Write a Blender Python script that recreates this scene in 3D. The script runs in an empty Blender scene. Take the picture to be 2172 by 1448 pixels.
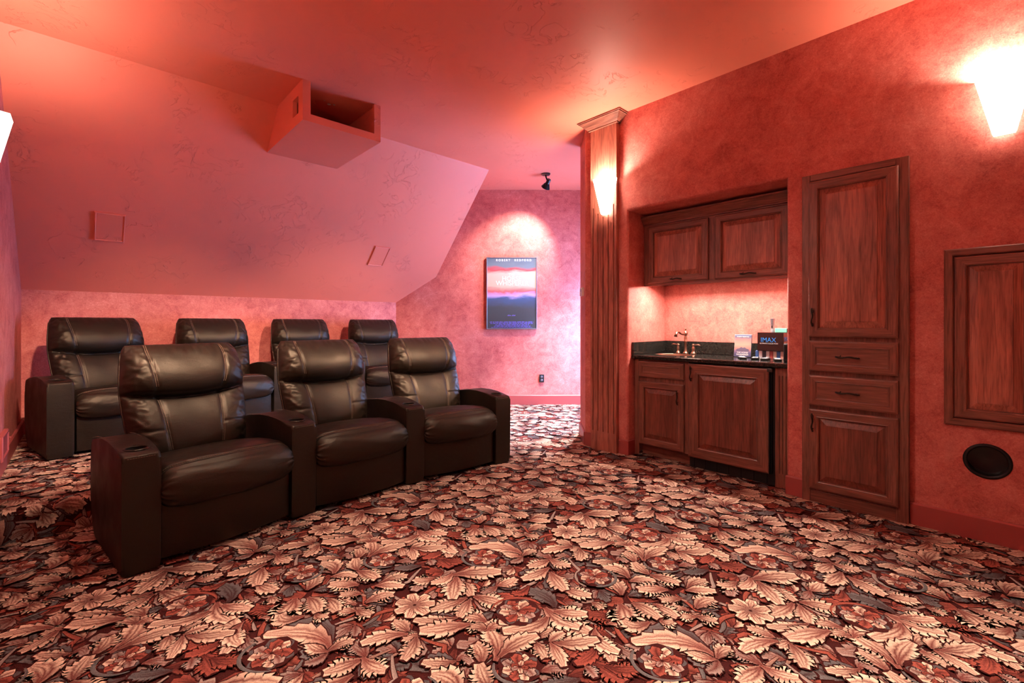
import bpy, bmesh, math, random
import numpy as np
from mathutils import Vector, Matrix

# ------------------------------------------------------------------ camera, light, exposure
sc = bpy.context.scene
COL = sc.collection
F_PX, CX, HY, EYE = 968.0, 1086.0, 686.0, 1.2
cam_d = bpy.data.cameras.new('camera')
cam_d.sensor_width = 36.0
cam_d.lens = F_PX / 2172.0 * 36.0
cam_d.shift_y = -(724.0 - HY) / 2172.0
cam_d.clip_start = 0.02
cam = bpy.data.objects.new('camera', cam_d)
cam.location = (0, 0, EYE)
cam.rotation_euler = (math.radians(90), 0, 0)
COL.objects.link(cam)
sc.camera = cam

w = bpy.data.worlds.new('world')
sc.world = w
w.use_nodes = True
w.node_tree.nodes['Background'].inputs[0].default_value = (0.30, 0.36, 0.55, 1)
w.node_tree.nodes['Background'].inputs[1].default_value = 0.3

sc.view_settings.view_transform = 'Standard'
sc.view_settings.look = 'None'
sc.view_settings.gamma = 1.0
sc.view_settings.use_curve_mapping = False
sc.view_settings.exposure = 1.46
sc.cycles.max_bounces = 6
sc.cycles.diffuse_bounces = 4
sc.cycles.use_adaptive_sampling = True
sc.cycles.adaptive_threshold = 0.08
sc.cycles.adaptive_min_samples = 20
sc.cycles.use_light_tree = False
sc.cycles.use_denoising = True
sc.cycles.glossy_bounces = 2
sc.cycles.sample_clamp_indirect = 6.0
sc.cycles.caustics_reflective = False
sc.cycles.caustics_refractive = False

WARM = (1.0, 0.83, 0.68)
COOL = (0.26, 0.46, 1.0)
P_SCONCE_POINT = 21.0      # bulb inside each wall sconce
E_SHADE = 7.0              # glow of the sconce glass
P_ADDED_CAN = 250.0               # added ceiling downlights, all out of view
P_UNDERCAB = 17.0
P_POSTER = 90.0
P_WINDOW = 118.0

# ------------------------------------------------------------------ room frame
# The room is a rectangle turned about 45 degrees to the view: a runs across it
# (left wall -> bar wall), b runs along it (screen end -> back wall).
ANG = math.radians(43.3)
V = Vector((math.cos(ANG), math.sin(ANG)))
U = Vector((-math.sin(ANG), math.cos(ANG)))
ROT_SEAT = ANG
ROT_BAR = ANG - math.pi / 2
ROT_LEFT = ANG + math.pi / 2


def W(a, b, z=0.0):
    return (V.x * a + U.x * b, V.y * a + U.y * b, z)


A_L, A_R = -0.40, 3.60
B_BACK, B_FRONT = 6.05, -4.2
ZC = 3.12
B_CREASE = 4.345
Z_KNEE = 1.51
SL = (ZC - Z_KNEE) / (B_BACK - B_CREASE)
B_RISER, H_RISER, A_RISER_END = 3.65, 0.185, 3.22
random.seed(7)
rng = np.random.RandomState(11)

# ------------------------------------------------------------------ helpers


def tag(o, label=None, cat=None, group=None, kind=None):
    if label: o['label'] = label
    if cat: o['category'] = cat
    if group: o['group'] = group
    if kind: o['kind'] = kind
    return o


def empty(name, loc, rz=0.0, label=None, cat=None, group=None):
    o = bpy.data.objects.new(name, None)
    o.empty_display_size = 0.1
    o.location = loc
    o.rotation_euler = (0, 0, rz)
    COL.objects.link(o)
    return tag(o, label, cat, group)


class MB:
    def __init__(self):
        self.v, self.f, self.m = [], [], []

    def add(self, vs, fs, mi=0):
        n = len(self.v)
        self.v += [tuple(p) for p in vs]
        for f in fs:
            self.f.append(tuple(n + i for i in f))
            self.m.append(mi)
        return self

    def box(self, x0, x1, y0, y1, z0, z1, mi=0):
        vs = [(x0, y0, z0), (x1, y0, z0), (x1, y1, z0), (x0, y1, z0),
              (x0, y0, z1), (x1, y0, z1), (x1, y1, z1), (x0, y1, z1)]
        fs = [(0, 3, 2, 1), (4, 5, 6, 7), (0, 1, 5, 4), (1, 2, 6, 5), (2, 3, 7, 6), (3, 0, 4, 7)]
        return self.add(vs, fs, mi)

    def bevbox(self, x0, x1, y0, y1, z0, z1, r=0.004, seg=2, mi=0):
        bm = bmesh.new()
        vs = [bm.verts.new(p) for p in [(x0, y0, z0), (x1, y0, z0), (x1, y1, z0), (x0, y1, z0),
                                        (x0, y0, z1), (x1, y0, z1), (x1, y1, z1), (x0, y1, z1)]]
        for f in [(0, 3, 2, 1), (4, 5, 6, 7), (0, 1, 5, 4), (1, 2, 6, 5), (2, 3, 7, 6), (3, 0, 4, 7)]:
            bm.faces.new([vs[i] for i in f])
        bmesh.ops.bevel(bm, geom=list(bm.edges), offset=r, segments=seg, affect='EDGES', profile=0.5)
        bm.verts.index_update()
        self.add([v.co[:] for v in bm.verts], [[v.index for v in f.verts] for f in bm.faces], mi)
        bm.free()
        return self

    def rings(self, rings, cap0=True, cap1=True, closed=True, mi=0, mis=None):
        n = len(rings[0])
        base = len(self.v)
        for r in rings:
            self.v += [tuple(p) for p in r]
        for i in range(len(rings) - 1):
            for j in range(n if closed else n - 1):
                k = (j + 1) % n
                self.f.append((base + i * n + j, base + i * n + k, base + (i + 1) * n + k, base + (i + 1) * n + j))
                self.m.append(mis[j] if mis else mi)
        if cap0:
            self.f.append(tuple(base + j for j in reversed(range(n)))); self.m.append(mi)
        if cap1:
            self.f.append(tuple(base + (len(rings) - 1) * n + j for j in range(n))); self.m.append(mi)
        return self

    def lathe(self, prof, c=(0, 0, 0), seg=20, axis='z', cap0=True, cap1=True, mi=0):
        rs = []
        for r, h in prof:
            ring = []
            for k in range(seg):
                t = 2 * math.pi * k / seg
                x, y = r * math.cos(t), r * math.sin(t)
                p = {'z': (x, y, h), 'y': (x, h, -y), 'x': (h, x, y)}[axis]
                ring.append((c[0] + p[0], c[1] + p[1], c[2] + p[2]))
            rs.append(ring)
        return self.rings(rs, cap0, cap1, True, mi)

    def tube(self, pts, r, seg=8, mi=0):
        pts = [Vector(p) for p in pts]
        rr = r if isinstance(r, (list, tuple)) else [r] * len(pts)
        rs = []
        nrm = None
        for i, p in enumerate(pts):
            d = (pts[min(i + 1, len(pts) - 1)] - pts[max(i - 1, 0)]).normalized()
            if nrm is None:
                nrm = d.orthogonal().normalized()
            nrm = (nrm - d * nrm.dot(d)).normalized()
            b = d.cross(nrm)
            rs.append([p + (nrm * math.cos(2 * math.pi * k / seg) + b * math.sin(2 * math.pi * k / seg)) * rr[i]
                       for k in range(seg)])
        return self.rings(rs, True, True, True, mi)

    def obj(self, name, mats, parent=None, smooth=False, loc=(0, 0, 0), rz=0.0, auto=None):
        me = bpy.data.meshes.new(name)
        me.from_pydata(self.v, [], self.f)
        if not isinstance(mats, (list, tuple)):
            mats = [mats]
        for m in mats:
            me.materials.append(m)
        if len(mats) > 1:
            me.polygons.foreach_set('material_index', self.m)
        bm = bmesh.new(); bm.from_mesh(me)
        bmesh.ops.recalc_face_normals(bm, faces=bm.faces)
        bm.to_mesh(me); bm.free()
        if smooth:
            me.polygons.foreach_set('use_smooth', [True] * len(me.polygons))
            if auto:
                me.set_sharp_from_angle(angle=math.radians(auto))
        me.update()
        o = bpy.data.objects.new(name, me)
        o.location = loc
        o.rotation_euler = (0, 0, rz)
        if parent:
            o.parent = parent
        COL.objects.link(o)
        return o


def struct(o):
    o['kind'] = 'structure'
    return o


def copy_tree(o, parent=None):
    c = o.copy()
    COL.objects.link(c)
    c.parent = parent
    for ch in list(o.children):
        copy_tree(ch, c)
    return c


def baked(o):
    dg = bpy.context.evaluated_depsgraph_get()
    return bpy.data.meshes.new_from_object(o.evaluated_get(dg))


def cut(o, cutter):
    md = o.modifiers.new('cut', 'BOOLEAN')
    md.object = cutter
    md.operation = 'DIFFERENCE'
    md.solver = 'EXACT'
    bpy.context.view_layer.update()
    me = baked(o)
    o.modifiers.clear()
    o.data = me
    bpy.data.objects.remove(cutter)


def text(name, body, size, mat, parent, loc, rot=(math.pi / 2, 0, 0), sx=1.0, align='CENTER', extrude=0.0006):
    cu = bpy.data.curves.new(name, 'FONT')
    cu.body = body
    cu.size = size
    cu.align_x = align
    cu.align_y = 'CENTER'
    cu.extrude = extrude
    cu.resolution_u = 3
    t = bpy.data.objects.new(name, cu)
    COL.objects.link(t)
    bpy.context.view_layer.update()
    me = baked(t)
    bpy.data.objects.remove(t)
    me.materials.clear()
    me.materials.append(mat)
    o = bpy.data.objects.new(name, me)
    o.parent = parent
    o.location = loc
    o.rotation_euler = rot
    o.scale = (sx, 1, 1)
    COL.objects.link(o)
    return o


# ------------------------------------------------------------------ materials
def new_mat(name):
    m = bpy.data.materials.new(name)
    m.use_nodes = True
    nt = m.node_tree
    return m, nt, nt.nodes['Principled BSDF']


def N(nt, typ, **kw):
    n = nt.nodes.new(typ)
    for k, v in kw.items():
        setattr(n, k, v)
    return n


def ramp(nt, stops, interp='LINEAR'):
    r = N(nt, 'ShaderNodeValToRGB')
    r.color_ramp.interpolation = interp
    e = r.color_ramp.elements
    while len(e) < len(stops):
        e.new(0.5)
    for i, (p, c) in enumerate(stops):
        e[i].position = p
        e[i].color = (*c, 1) if len(c) == 3 else c
    return r


def coords(nt, scale=(1, 1, 1), rot=(0, 0, 0), kind='Object'):
    tc = N(nt, 'ShaderNodeTexCoord')
    mp = N(nt, 'ShaderNodeMapping')
    mp.inputs['Scale'].default_value = scale
    mp.inputs['Rotation'].default_value = rot
    nt.links.new(tc.outputs[kind], mp.inputs['Vector'])
    return mp.outputs['Vector']


def noise(nt, vec, scale, detail=3, rough=0.5, dist=0.0):
    n = N(nt, 'ShaderNodeTexNoise')
    n.inputs['Scale'].default_value = scale
    n.inputs['Detail'].default_value = detail
    n.inputs['Roughness'].default_value = rough
    n.inputs['Distortion'].default_value = dist
    nt.links.new(vec, n.inputs['Vector'])
    return n.outputs['Fac']


def mix(nt, fac, a, b, mode='MIX'):
    n = N(nt, 'ShaderNodeMix', data_type='RGBA', blend_type=mode)
    if isinstance(fac, (int, float)):
        n.inputs[0].default_value = fac
    else:
        nt.links.new(fac, n.inputs[0])
    for s, x in ((6, a), (7, b)):
        if isinstance(x, tuple):
            n.inputs[s].default_value = (*x, 1)
        else:
            nt.links.new(x, n.inputs[s])
    return n.outputs[2]


def math_n(nt, op, a, b=None):
    n = N(nt, 'ShaderNodeMath', operation=op)
    for i, x in enumerate((a, b)):
        if x is None: continue
        if isinstance(x, (int, float)):
            n.inputs[i].default_value = x
        else:
            nt.links.new(x, n.inputs[i])
    return n.outputs[0]


def bump(nt, bsdf, h, strength, dist=0.01):
    b = N(nt, 'ShaderNodeBump')
    b.inputs['Strength'].default_value = strength
    b.inputs['Distance'].default_value = dist
    nt.links.new(h, b.inputs['Height'])
    nt.links.new(b.outputs[0], bsdf.inputs['Normal'])


def plain(name, col, rough=0.5, metal=0.0, spec=0.5, var=0.12, scale=30):
    m, nt, p = new_mat(name)
    v = coords(nt)
    n = noise(nt, v, scale, 3)
    c = mix(nt, n, tuple(x * (1 - var) for x in col), tuple(min(1, x * (1 + var)) for x in col))
    nt.links.new(c, p.inputs['Base Color'])
    p.inputs['Roughness'].default_value = rough
    p.inputs['Metallic'].default_value = metal
    p.inputs['Specular IOR Level'].default_value = spec
    return m


def glow(name, col, strength):
    m, nt, p = new_mat(name)
    p.inputs['Base Color'].default_value = (*col, 1)
    p.inputs['Emission Color'].default_value = (*col, 1)
    p.inputs['Emission Strength'].default_value = strength
    return m


def make_wall_mat():
    m, nt, p = new_mat('sponged_red_plaster')
    v = coords(nt)
    big = noise(nt, v, 1.6, 4, 0.6, 0.4)
    med = noise(nt, v, 8.0, 4, 0.68, 0.8)
    fine = noise(nt, v, 75.0, 3, 0.75, 1.2)
    s = math_n(nt, 'ADD', math_n(nt, 'MULTIPLY', big, 0.30), math_n(nt, 'MULTIPLY', med, 0.32))
    s = math_n(nt, 'ADD', s, math_n(nt, 'MULTIPLY', fine, 0.38))
    r = ramp(nt, [(0.38, (0.37, 0.070, 0.057)), (0.48, (0.54, 0.134, 0.108)),
                  (0.56, (0.63, 0.190, 0.152)), (0.66, (0.75, 0.32, 0.26))])
    nt.links.new(s, r.inputs[0])
    nt.links.new(r.outputs[0], p.inputs['Base Color'])
    p.inputs['Roughness'].default_value = 0.62
    p.inputs['Specular IOR Level'].default_value = 0.3
    bump(nt, p, fine, 0.10, 0.004)
    return m


def make_ceiling_mat():
    m, nt, p = new_mat('smooth_red_trowelled_plaster')
    v = coords(nt)
    big = noise(nt, v, 0.9, 3, 0.5, 0.3)
    r = ramp(nt, [(0.3, (0.73, 0.186, 0.118)), (0.7, (0.78, 0.204, 0.132))])
    nt.links.new(big, r.inputs[0])
    nt.links.new(r.outputs[0], p.inputs['Base Color'])
    p.inputs['Roughness'].default_value = 0.5
    p.inputs['Specular IOR Level'].default_value = 0.35
    # trowel ridges: thin lines where a distorted noise crosses a level, only in patches
    a = noise(nt, v, 5.0, 4, 0.6, 1.2)
    ridge = ramp(nt, [(0.491, (0, 0, 0)), (0.50, (1, 1, 1)), (0.509, (0, 0, 0))])
    nt.links.new(a, ridge.inputs[0])
    patch = ramp(nt, [(0.52, (0, 0, 0)), (0.60, (1, 1, 1))])
    nt.links.new(noise(nt, v, 2.3, 3, 0.6, 0.5), patch.inputs[0])
    h = math_n(nt, 'MULTIPLY', ridge.outputs[0], patch.outputs[0])
    h = math_n(nt, 'ADD', h, math_n(nt, 'MULTIPLY', noise(nt, v, 14, 3), 0.25))
    bump(nt, p, h, 0.65, 0.007)
    return m


def make_wood(name, horiz=False, dark=(0.140, 0.037, 0.025), light=(0.430, 0.138, 0.092)):
    m, nt, p = new_mat(name)
    s = (1.3, 14, 16) if horiz else (14, 14, 1.3)
    v = coords(nt, s)
    g = noise(nt, v, 1.3, 5, 0.62, 1.3)
    s2 = (6, 130, 150) if horiz else (130, 130, 6)
    pores = noise(nt, coords(nt, s2), 1.0, 2, 0.6)
    r = ramp(nt, [(0.25, dark), (0.45, tuple((a * 0.6 + b * 0.4) for a, b in zip(dark, light))), (0.72, light)])
    nt.links.new(g, r.inputs[0])
    pr = ramp(nt, [(0.36, (0.55, 0.5, 0.5)), (0.52, (1, 1, 1))])
    nt.links.new(pores, pr.inputs[0])
    nt.links.new(mix(nt, 0.8, r.outputs[0], pr.outputs[0], 'MULTIPLY'), p.inputs['Base Color'])
    p.inputs['Roughness'].default_value = 0.36
    p.inputs['Specular IOR Level'].default_value = 0.5
    bump(nt, p, pores, 0.06, 0.002)
    return m


def make_leather():
    m, nt, p = new_mat('dark_brown_leather')
    v = coords(nt)
    c = mix(nt, noise(nt, v, 5, 3), (0.0060, 0.0033, 0.0021), (0.0115, 0.0064, 0.0041))
    nt.links.new(c, p.inputs['Base Color'])
    rr = ramp(nt, [(0.3, (0.40,) * 3), (0.7, (0.52,) * 3)])
    nt.links.new(noise(nt, v, 9, 3), rr.inputs[0])
    nt.links.new(rr.outputs[0], p.inputs['Roughness'])
    p.inputs['Specular IOR Level'].default_value = 0.46
    p.inputs['Specular Tint'].default_value = (1.0, 0.80, 0.60, 1)
    vo = N(nt, 'ShaderNodeTexVoronoi')
    vo.inputs['Scale'].default_value = 320
    nt.links.new(v, vo.inputs['Vector'])
    fold = noise(nt, coords(nt, (1, 1, 2.2)), 16, 3, 0.5, 1.0)
    h = math_n(nt, 'ADD', math_n(nt, 'MULTIPLY', vo.outputs['Distance'], 0.25), math_n(nt, 'MULTIPLY', fold, 1.1))
    bump(nt, p, h, 0.22, 0.005)
    return m


def make_carpet():
    m, nt, p = new_mat('scrolling_leaf_carpet')
    at = N(nt, 'ShaderNodeAttribute')
    at.attribute_name = 'tint'
    v = coords(nt)
    f = noise(nt, v, 260, 2, 0.6)
    r = ramp(nt, [(0.30, (0.62, 0.60, 0.60)), (0.62, (1.12, 1.1, 1.1))])
    nt.links.new(f, r.inputs[0])
    nt.links.new(mix(nt, 1.0, at.outputs['Color'], r.outputs[0], 'MULTIPLY'), p.inputs['Base Color'])
    p.inputs['Roughness'].default_value = 0.95
    p.inputs['Specular IOR Level'].default_value = 0.05
    bump(nt, p, f, 0.5, 0.004)
    return m


def make_granite():
    m, nt, p = new_mat('black_speckled_granite')
    v = coords(nt)
    vo = N(nt, 'ShaderNodeTexVoronoi')
    vo.inputs['Scale'].default_value = 210
    nt.links.new(v, vo.inputs['Vector'])
    fl = ramp(nt, [(0.0, (0.62, 0.46, 0.36)), (0.13, (0.25, 0.17, 0.13)), (0.19, (0.012, 0.010, 0.009))])
    nt.links.new(vo.outputs['Distance'], fl.inputs[0])
    gate = ramp(nt, [(0.52, (0, 0, 0)), (0.60, (1, 1, 1))])
    nt.links.new(noise(nt, v, 90, 2), gate.inputs[0])
    base = mix(nt, noise(nt, v, 40, 4), (0.008, 0.007, 0.006), (0.030, 0.026, 0.022))
    nt.links.new(mix(nt, gate.outputs[0], base, fl.outputs[0]), p.inputs['Base Color'])
    p.inputs['Roughness'].default_value = 0.10
    return m


def make_poster_art(h, dvd=False):
    # bands of a dusk sky over dark land, in the sheet's own height
    m, nt, p = new_mat('dusk_sky_print')
    tc = N(nt, 'ShaderNodeTexCoord')
    sx = N(nt, 'ShaderNodeSeparateXYZ')
    nt.links.new(tc.outputs['Object'], sx.inputs[0])
    n = noise(nt, coords(nt, (1.0, 1, 3.2)), 3.0 / h, 4, 0.6, 0.4)
    z = math_n(nt, 'ADD', math_n(nt, 'DIVIDE', sx.outputs['Z'], h), math_n(nt, 'MULTIPLY', math_n(nt, 'SUBTRACT', n, 0.5), 0.16))
    if dvd:
        stops = [(0.0, (0.05, 0.045, 0.11)), (0.16, (0.08, 0.07, 0.15)), (0.27, (0.21, 0.12, 0.21)), (0.34, (0.38, 0.15, 0.14)),
                 (0.55, (0.46, 0.26, 0.20)), (0.78, (0.32, 0.15, 0.15)), (0.90, (0.10, 0.11, 0.19)), (1.0, (0.10, 0.11, 0.19))]
    else:
        stops = [(0.0, (0.045, 0.048, 0.045)), (0.30, (0.050, 0.062, 0.062)), (0.42, (0.05, 0.09, 0.18)), (0.47, (0.42, 0.30, 0.55)),
                 (0.52, (0.50, 0.10, 0.10)), (0.60, (0.60, 0.37, 0.27)), (0.78, (0.58, 0.37, 0.30)), (0.825, (0.46, 0.06, 0.07)),
                 (0.87, (0.12, 0.16, 0.20)), (1.0, (0.07, 0.10, 0.14))]
    r = ramp(nt, stops)
    nt.links.new(z, r.inputs[0])
    nt.links.new(r.outputs[0], p.inputs['Base Color'])
    p.inputs['Roughness'].default_value = 0.35
    return m


M = {}
M['wall'] = make_wall_mat()
M['ceil'] = make_ceiling_mat()
M['trimred'] = plain('dark_red_satin_paint', (0.36, 0.066, 0.060), 0.4, var=0.08, scale=4)
M['woodv'] = make_wood('mahogany_upright_grain', False, (0.115, 0.036, 0.025), (0.330, 0.118, 0.080))
M['woodh'] = make_wood('mahogany_level_grain', True, (0.115, 0.036, 0.025), (0.330, 0.118, 0.080))
M['wood_lit'] = make_wood('mahogany_panel_lit', False, (0.190, 0.054, 0.036), (0.600, 0.200, 0.135))  # lighter panel wood; brighter light on upper doors, access panel, pilaster baked in
M['wood_shaded'] = make_wood('red_mahogany_panel_shaded', False, (0.105, 0.026, 0.017), (0.290, 0.080, 0.050))  # same panel wood with the lower doors' dimmer light painted in
M['leather'] = make_leather()
M['thread'] = plain('tan_thread', (0.20, 0.125, 0.080), 0.6)
M['carpet'] = make_carpet()
M['granite'] = make_granite()
M['bronze'] = plain('oiled_bronze', (0.030, 0.017, 0.012), 0.38, 0.7)
M['copper'] = plain('antique_copper', (0.30, 0.16, 0.11), 0.28, 0.9)
M['black'] = plain('black_plastic', (0.008, 0.008, 0.008), 0.45)
M['blackmetal'] = plain('black_metal', (0.012, 0.012, 0.014), 0.35, 0.5)
M['dark'] = plain('dark_cavity', (0.006, 0.004, 0.004), 0.8)
M['glass_shade'] = glow('lit_alabaster_glass', (1.0, 0.86, 0.74), E_SHADE)
_nt = M['glass_shade'].node_tree
_tr = N(_nt, 'ShaderNodeBsdfTranslucent')
_vein = ramp(_nt, [(0.3, (0.72, 0.62, 0.55)), (0.6, (0.95, 0.90, 0.85))])
_nt.links.new(noise(_nt, coords(_nt, (1, 1, 0.5)), 16, 4, 0.6, 1.0), _vein.inputs[0])
_nt.links.new(_vein.outputs[0], _tr.inputs['Color'])
_mx = N(_nt, 'ShaderNodeMixShader')
_mx.inputs[0].default_value = 0.45
_nt.links.new(_nt.nodes['Principled BSDF'].outputs[0], _mx.inputs[1])
_nt.links.new(_tr.outputs[0], _mx.inputs[2])
_nt.links.new(_mx.outputs[0], _nt.nodes['Material Output'].inputs[0])
M['bulb'] = glow('lit_bulb', (1.0, 0.86, 0.70), 4.0)
M['white'] = plain('white_plastic', (0.70, 0.66, 0.60), 0.45, var=0.04)
M['steel'] = plain('pewter_frame', (0.30, 0.30, 0.34), 0.35, 0.8)
M['art'] = make_poster_art(1.055)
M['dvd'] = make_poster_art(0.190, True)
M['ink_white'] = plain('white_ink', (0.90, 0.86, 0.82), 0.5, var=0.02)
M['ink_violet'] = plain('violet_ink', (0.16, 0.13, 0.55), 0.5, var=0.02)
M['ink_blue'] = plain('blue_ink', (0.02, 0.25, 0.78), 0.4, var=0.02)
M['card'] = plain('black_glossy_card', (0.030, 0.012, 0.011), 0.22)
M['teal'] = plain('teal_card', (0.16, 0.62, 0.48), 0.5)
M['chip'] = plain('pale_plaster_chip', (0.70, 0.60, 0.50), 0.8)
COVER_COLS = [(0.05, 0.12, 0.35), (0.6, 0.6, 0.65), (0.03, 0.03, 0.05), (0.55, 0.56, 0.6), (0.35, 0.08, 0.08), (0.6, 0.5, 0.42), (0.03, 0.12, 0.36), (0.5, 0.35, 0.3)]
M['covers'] = [plain('disc_case_print', c, 0.4) for c in COVER_COLS]

# ------------------------------------------------------------------ carpet pattern
TA, TB = 0.99, 0.985
PAL = dict(c=((0.76, 0.55, 0.40), (0.34, 0.185, 0.140), (0.150, 0.038, 0.030)),
           m=((0.36, 0.265, 0.225), (0.24, 0.115, 0.090), (0.13, 0.030, 0.024)),
           r=((0.31, 0.078, 0.052), (0.22, 0.050, 0.036), (0.075, 0.016, 0.013)),
           g=((0.150, 0.128, 0.122), (0.100, 0.084, 0.084), (0.06, 0.022, 0.020)))
GROUND = (0.056, 0.0115, 0.0100)
OUTL = (0.046, 0.0095, 0.0085)
# leaves read off the carpet: root, bend, tip, half width, tint family
LV_A = [(760,985,600,1060,395,1110,.055,'c'),(800,1010,740,1100,690,1190,.045,'c'),(840,975,980,1000,1150,1050,.055,'c'),
(820,1000,840,1080,890,1140,.045,'c'),(600,725,850,690,1090,690,.07,'c'),(640,730,620,850,600,970,.06,'c'),(700,800,760,850,800,940,.045,'c'),
(600,700,540,800,390,815,.04,'c'),(1110,850,1040,900,960,930,.04,'m'),(1110,850,1200,840,1300,780,.045,'c'),(1100,850,1150,780,1200,770,.03,'m'),
(1400,505,1300,500,1210,460,.04,'c'),(1400,505,1470,450,1540,450,.04,'c'),(1400,500,1380,560,1290,570,.03,'m'),(1400,490,1250,360,880,400,.06,'c'),
(1100,380,900,400,720,450,.035,'m'),(1720,545,1620,590,1500,620,.05,'c'),(1720,545,1800,600,1920,610,.05,'c'),(1730,545,1680,480,1560,460,.045,'m'),
(1710,640,1600,720,1440,760,.05,'c'),(1720,690,1780,790,1870,880,.055,'c'),(1980,405,1800,400,1670,450,.045,'c'),(1980,400,1740,390,1590,290,.045,'c'),
(1980,400,1900,340,1820,330,.04,'c'),(2060,420,2090,480,2060,540,.045,'c'),(1760,1150,1900,1170,2090,1180,.06,'c'),(1760,1140,1700,1180,1620,1150,.035,'m'),
(1770,1100,1770,980,1500,900,.05,'g'),(1860,870,2000,940,2150,960,.05,'c'),(1480,840,1420,960,1310,930,.03,'r'),(1470,980,1600,1060,1600,1200,.02,'r'),
(1040,1000,1170,940,1290,990,.035,'r'),(800,1300,560,1340,290,1370,.06,'c'),(1000,1370,890,1300,780,1310,.045,'c'),(1000,1365,950,1280,930,1200,.045,'c'),
(1000,1365,1090,1290,1190,1310,.05,'c'),(1690,1210,1640,1330,1270,1370,.06,'c'),(1750,1190,1900,1300,2110,1370,.075,'c'),(320,225,370,280,470,340,.06,'c'),
(250,225,170,290,20,290,.03,'c'),(130,410,290,430,480,400,.045,'c'),(120,410,170,380,250,360,.03,'c'),(120,415,150,460,150,530,.035,'c'),
(800,290,660,230,530,240,.045,'r'),(640,380,560,340,500,340,.04,'r'),(640,390,560,440,560,500,.045,'c'),(480,540,580,580,700,560,.04,'r'),
(500,420,430,490,290,520,.035,'r'),(640,400,660,470,740,490,.035,'m')]
LV_B = [(730,760,650,640,480,640,.06,'c'),(740,800,820,760,990,780,.04,'c'),(640,960,640,860,530,790,.05,'c'),(720,960,800,940,850,920,.03,'g'),
(960,720,880,680,800,600,.05,'c'),(970,730,1150,770,1270,810,.06,'c'),(1350,700,1250,760,1180,740,.03,'g'),(1180,900,1000,880,870,890,.06,'c'),
(1380,910,1500,890,1680,910,.04,'c'),(1400,880,1480,790,1590,790,.045,'c'),(1330,1000,1200,1000,1120,1010,.05,'c'),(1420,1130,1300,1120,1240,1080,.05,'c'),
(1500,1110,1560,1020,1680,1010,.055,'c'),(1500,1210,1420,1210,1320,1200,.04,'c'),(1500,1200,1610,1230,1710,1250,.05,'c'),(760,1050,900,1100,1040,1200,.055,'c'),
(1000,1060,1110,1110,1250,1190,.05,'c'),(620,1060,700,1160,700,1280,.08,'c'),(300,1040,380,1080,400,1110,.04,'c'),(430,1060,500,1110,560,1150,.045,'c'),
(1150,440,1330,440,1490,420,.055,'c'),(1150,440,1200,380,1260,380,.04,'c'),(1160,450,1230,490,1280,530,.045,'c'),(900,560,900,440,700,350,.06,'c'),
(920,540,970,460,1120,420,.05,'c'),(800,580,760,500,690,470,.05,'c'),(1080,250,1060,330,840,330,.045,'c'),(1120,240,1240,310,1430,350,.065,'c'),
(580,560,500,590,350,570,.035,'c'),(590,560,600,520,690,560,.035,'m'),(200,390,190,450,210,540,.055,'c'),(200,390,120,430,70,430,.035,'c'),
(420,300,300,340,110,320,.04,'c'),(680,330,580,290,470,290,.05,'c'),(1300,620,1390,590,1480,610,.04,'m'),(1640,660,1550,680,1400,690,.035,'g'),
(1580,340,1540,460,1420,560,.035,'r'),(1600,360,1640,460,1830,500,.045,'c'),(1700,340,1780,330,1840,340,.03,'c'),(1660,560,1800,600,1960,660,.05,'r'),
(1640,590,1680,600,1740,640,.03,'m'),(1990,800,1900,860,1780,830,.05,'c'),(1800,870,1880,850,1900,940,.045,'m'),(280,1240,350,1180,550,1240,.05,'r'),
(1080,1250,1150,1290,1220,1270,.045,'c'),(2050,330,1950,380,1850,330,.055,'c'),(20,900,140,930,270,940,.06,'c'),(20,1130,100,1160,180,1190,.06,'c')]
ROSE = [(950, 520, 850, .088), (1350, 1150, 850, .092), (1120, 600, 1200, .076), (330, 750, 1200, .082)]
STAR = [(160, 1085, 850, .085)]


def read_point(x, y, ox):
    px, py = ox + x / 5.43, 1090 + y / 5.43
    Y = F_PX * EYE / (py - HY)
    X = (px - CX) / F_PX * Y
    return np.array((X * V.x + Y * V.y, X * U.x + Y * U.y))


leaves = []          # (p0, p1, p2, halfwidth, family, stations)
for lst, ox in ((LV_A, 850), (LV_B, 1200)):
    for x0, y0, x1, y1, x2, y2, hw, fam in lst:
        p = [read_point(x0, y0, ox), read_point(x1, y1, ox), read_point(x2, y2, ox)]
        mid = p[1]
        sh = np.array((math.floor(mid[0] / TA) * TA, math.floor(mid[1] / TB) * TB))
        p = [q - sh for q in p]
        dup = False
        for l in leaves:
            d = l[1] - p[1]
            d[0] -= round(d[0] / TA) * TA
            d[1] -= round(d[1] / TB) * TB
            e1, e2 = l[2] - l[0], p[2] - p[0]
            if np.hypot(*d) < 0.045 and np.dot(e1, e2) > 0.5 * np.hypot(*e1) * np.hypot(*e2):
                dup = True
        if not dup:
            leaves.append((p[0], p[1], p[2] + (p[2] - p[1]) * 0.26, hw * 0.98, fam, 7))
fill = []
pts = []
while len(fill) < 46:
    q = np.array((rng.rand() * TA, rng.rand() * TB))
    if any(np.hypot(*(((q - r + np.array((TA / 2, TB / 2))) % np.array((TA, TB))) - np.array((TA / 2, TB / 2)))) < 0.085 for r in pts):
        if rng.rand() > 0.02:
            continue
    pts.append(q)
    t = rng.rand() * 6.283
    L = 0.13 + 0.07 * rng.rand()
    d = np.array((math.cos(t), math.sin(t)))
    nrm = np.array((-d[1], d[0])) * (rng.rand() - 0.5) * 0.12
    fill.append((q - d * L / 2, q + nrm, q + d * L / 2, 0.046 + 0.016 * rng.rand(), rng.choice(['r', 'g', 'r', 'm', 'r', 'm', 'g']), 4))

T_v, T_c, T_f = [], [], []
LAYER = 0.00002
state = dict(z=0.0006)


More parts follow.
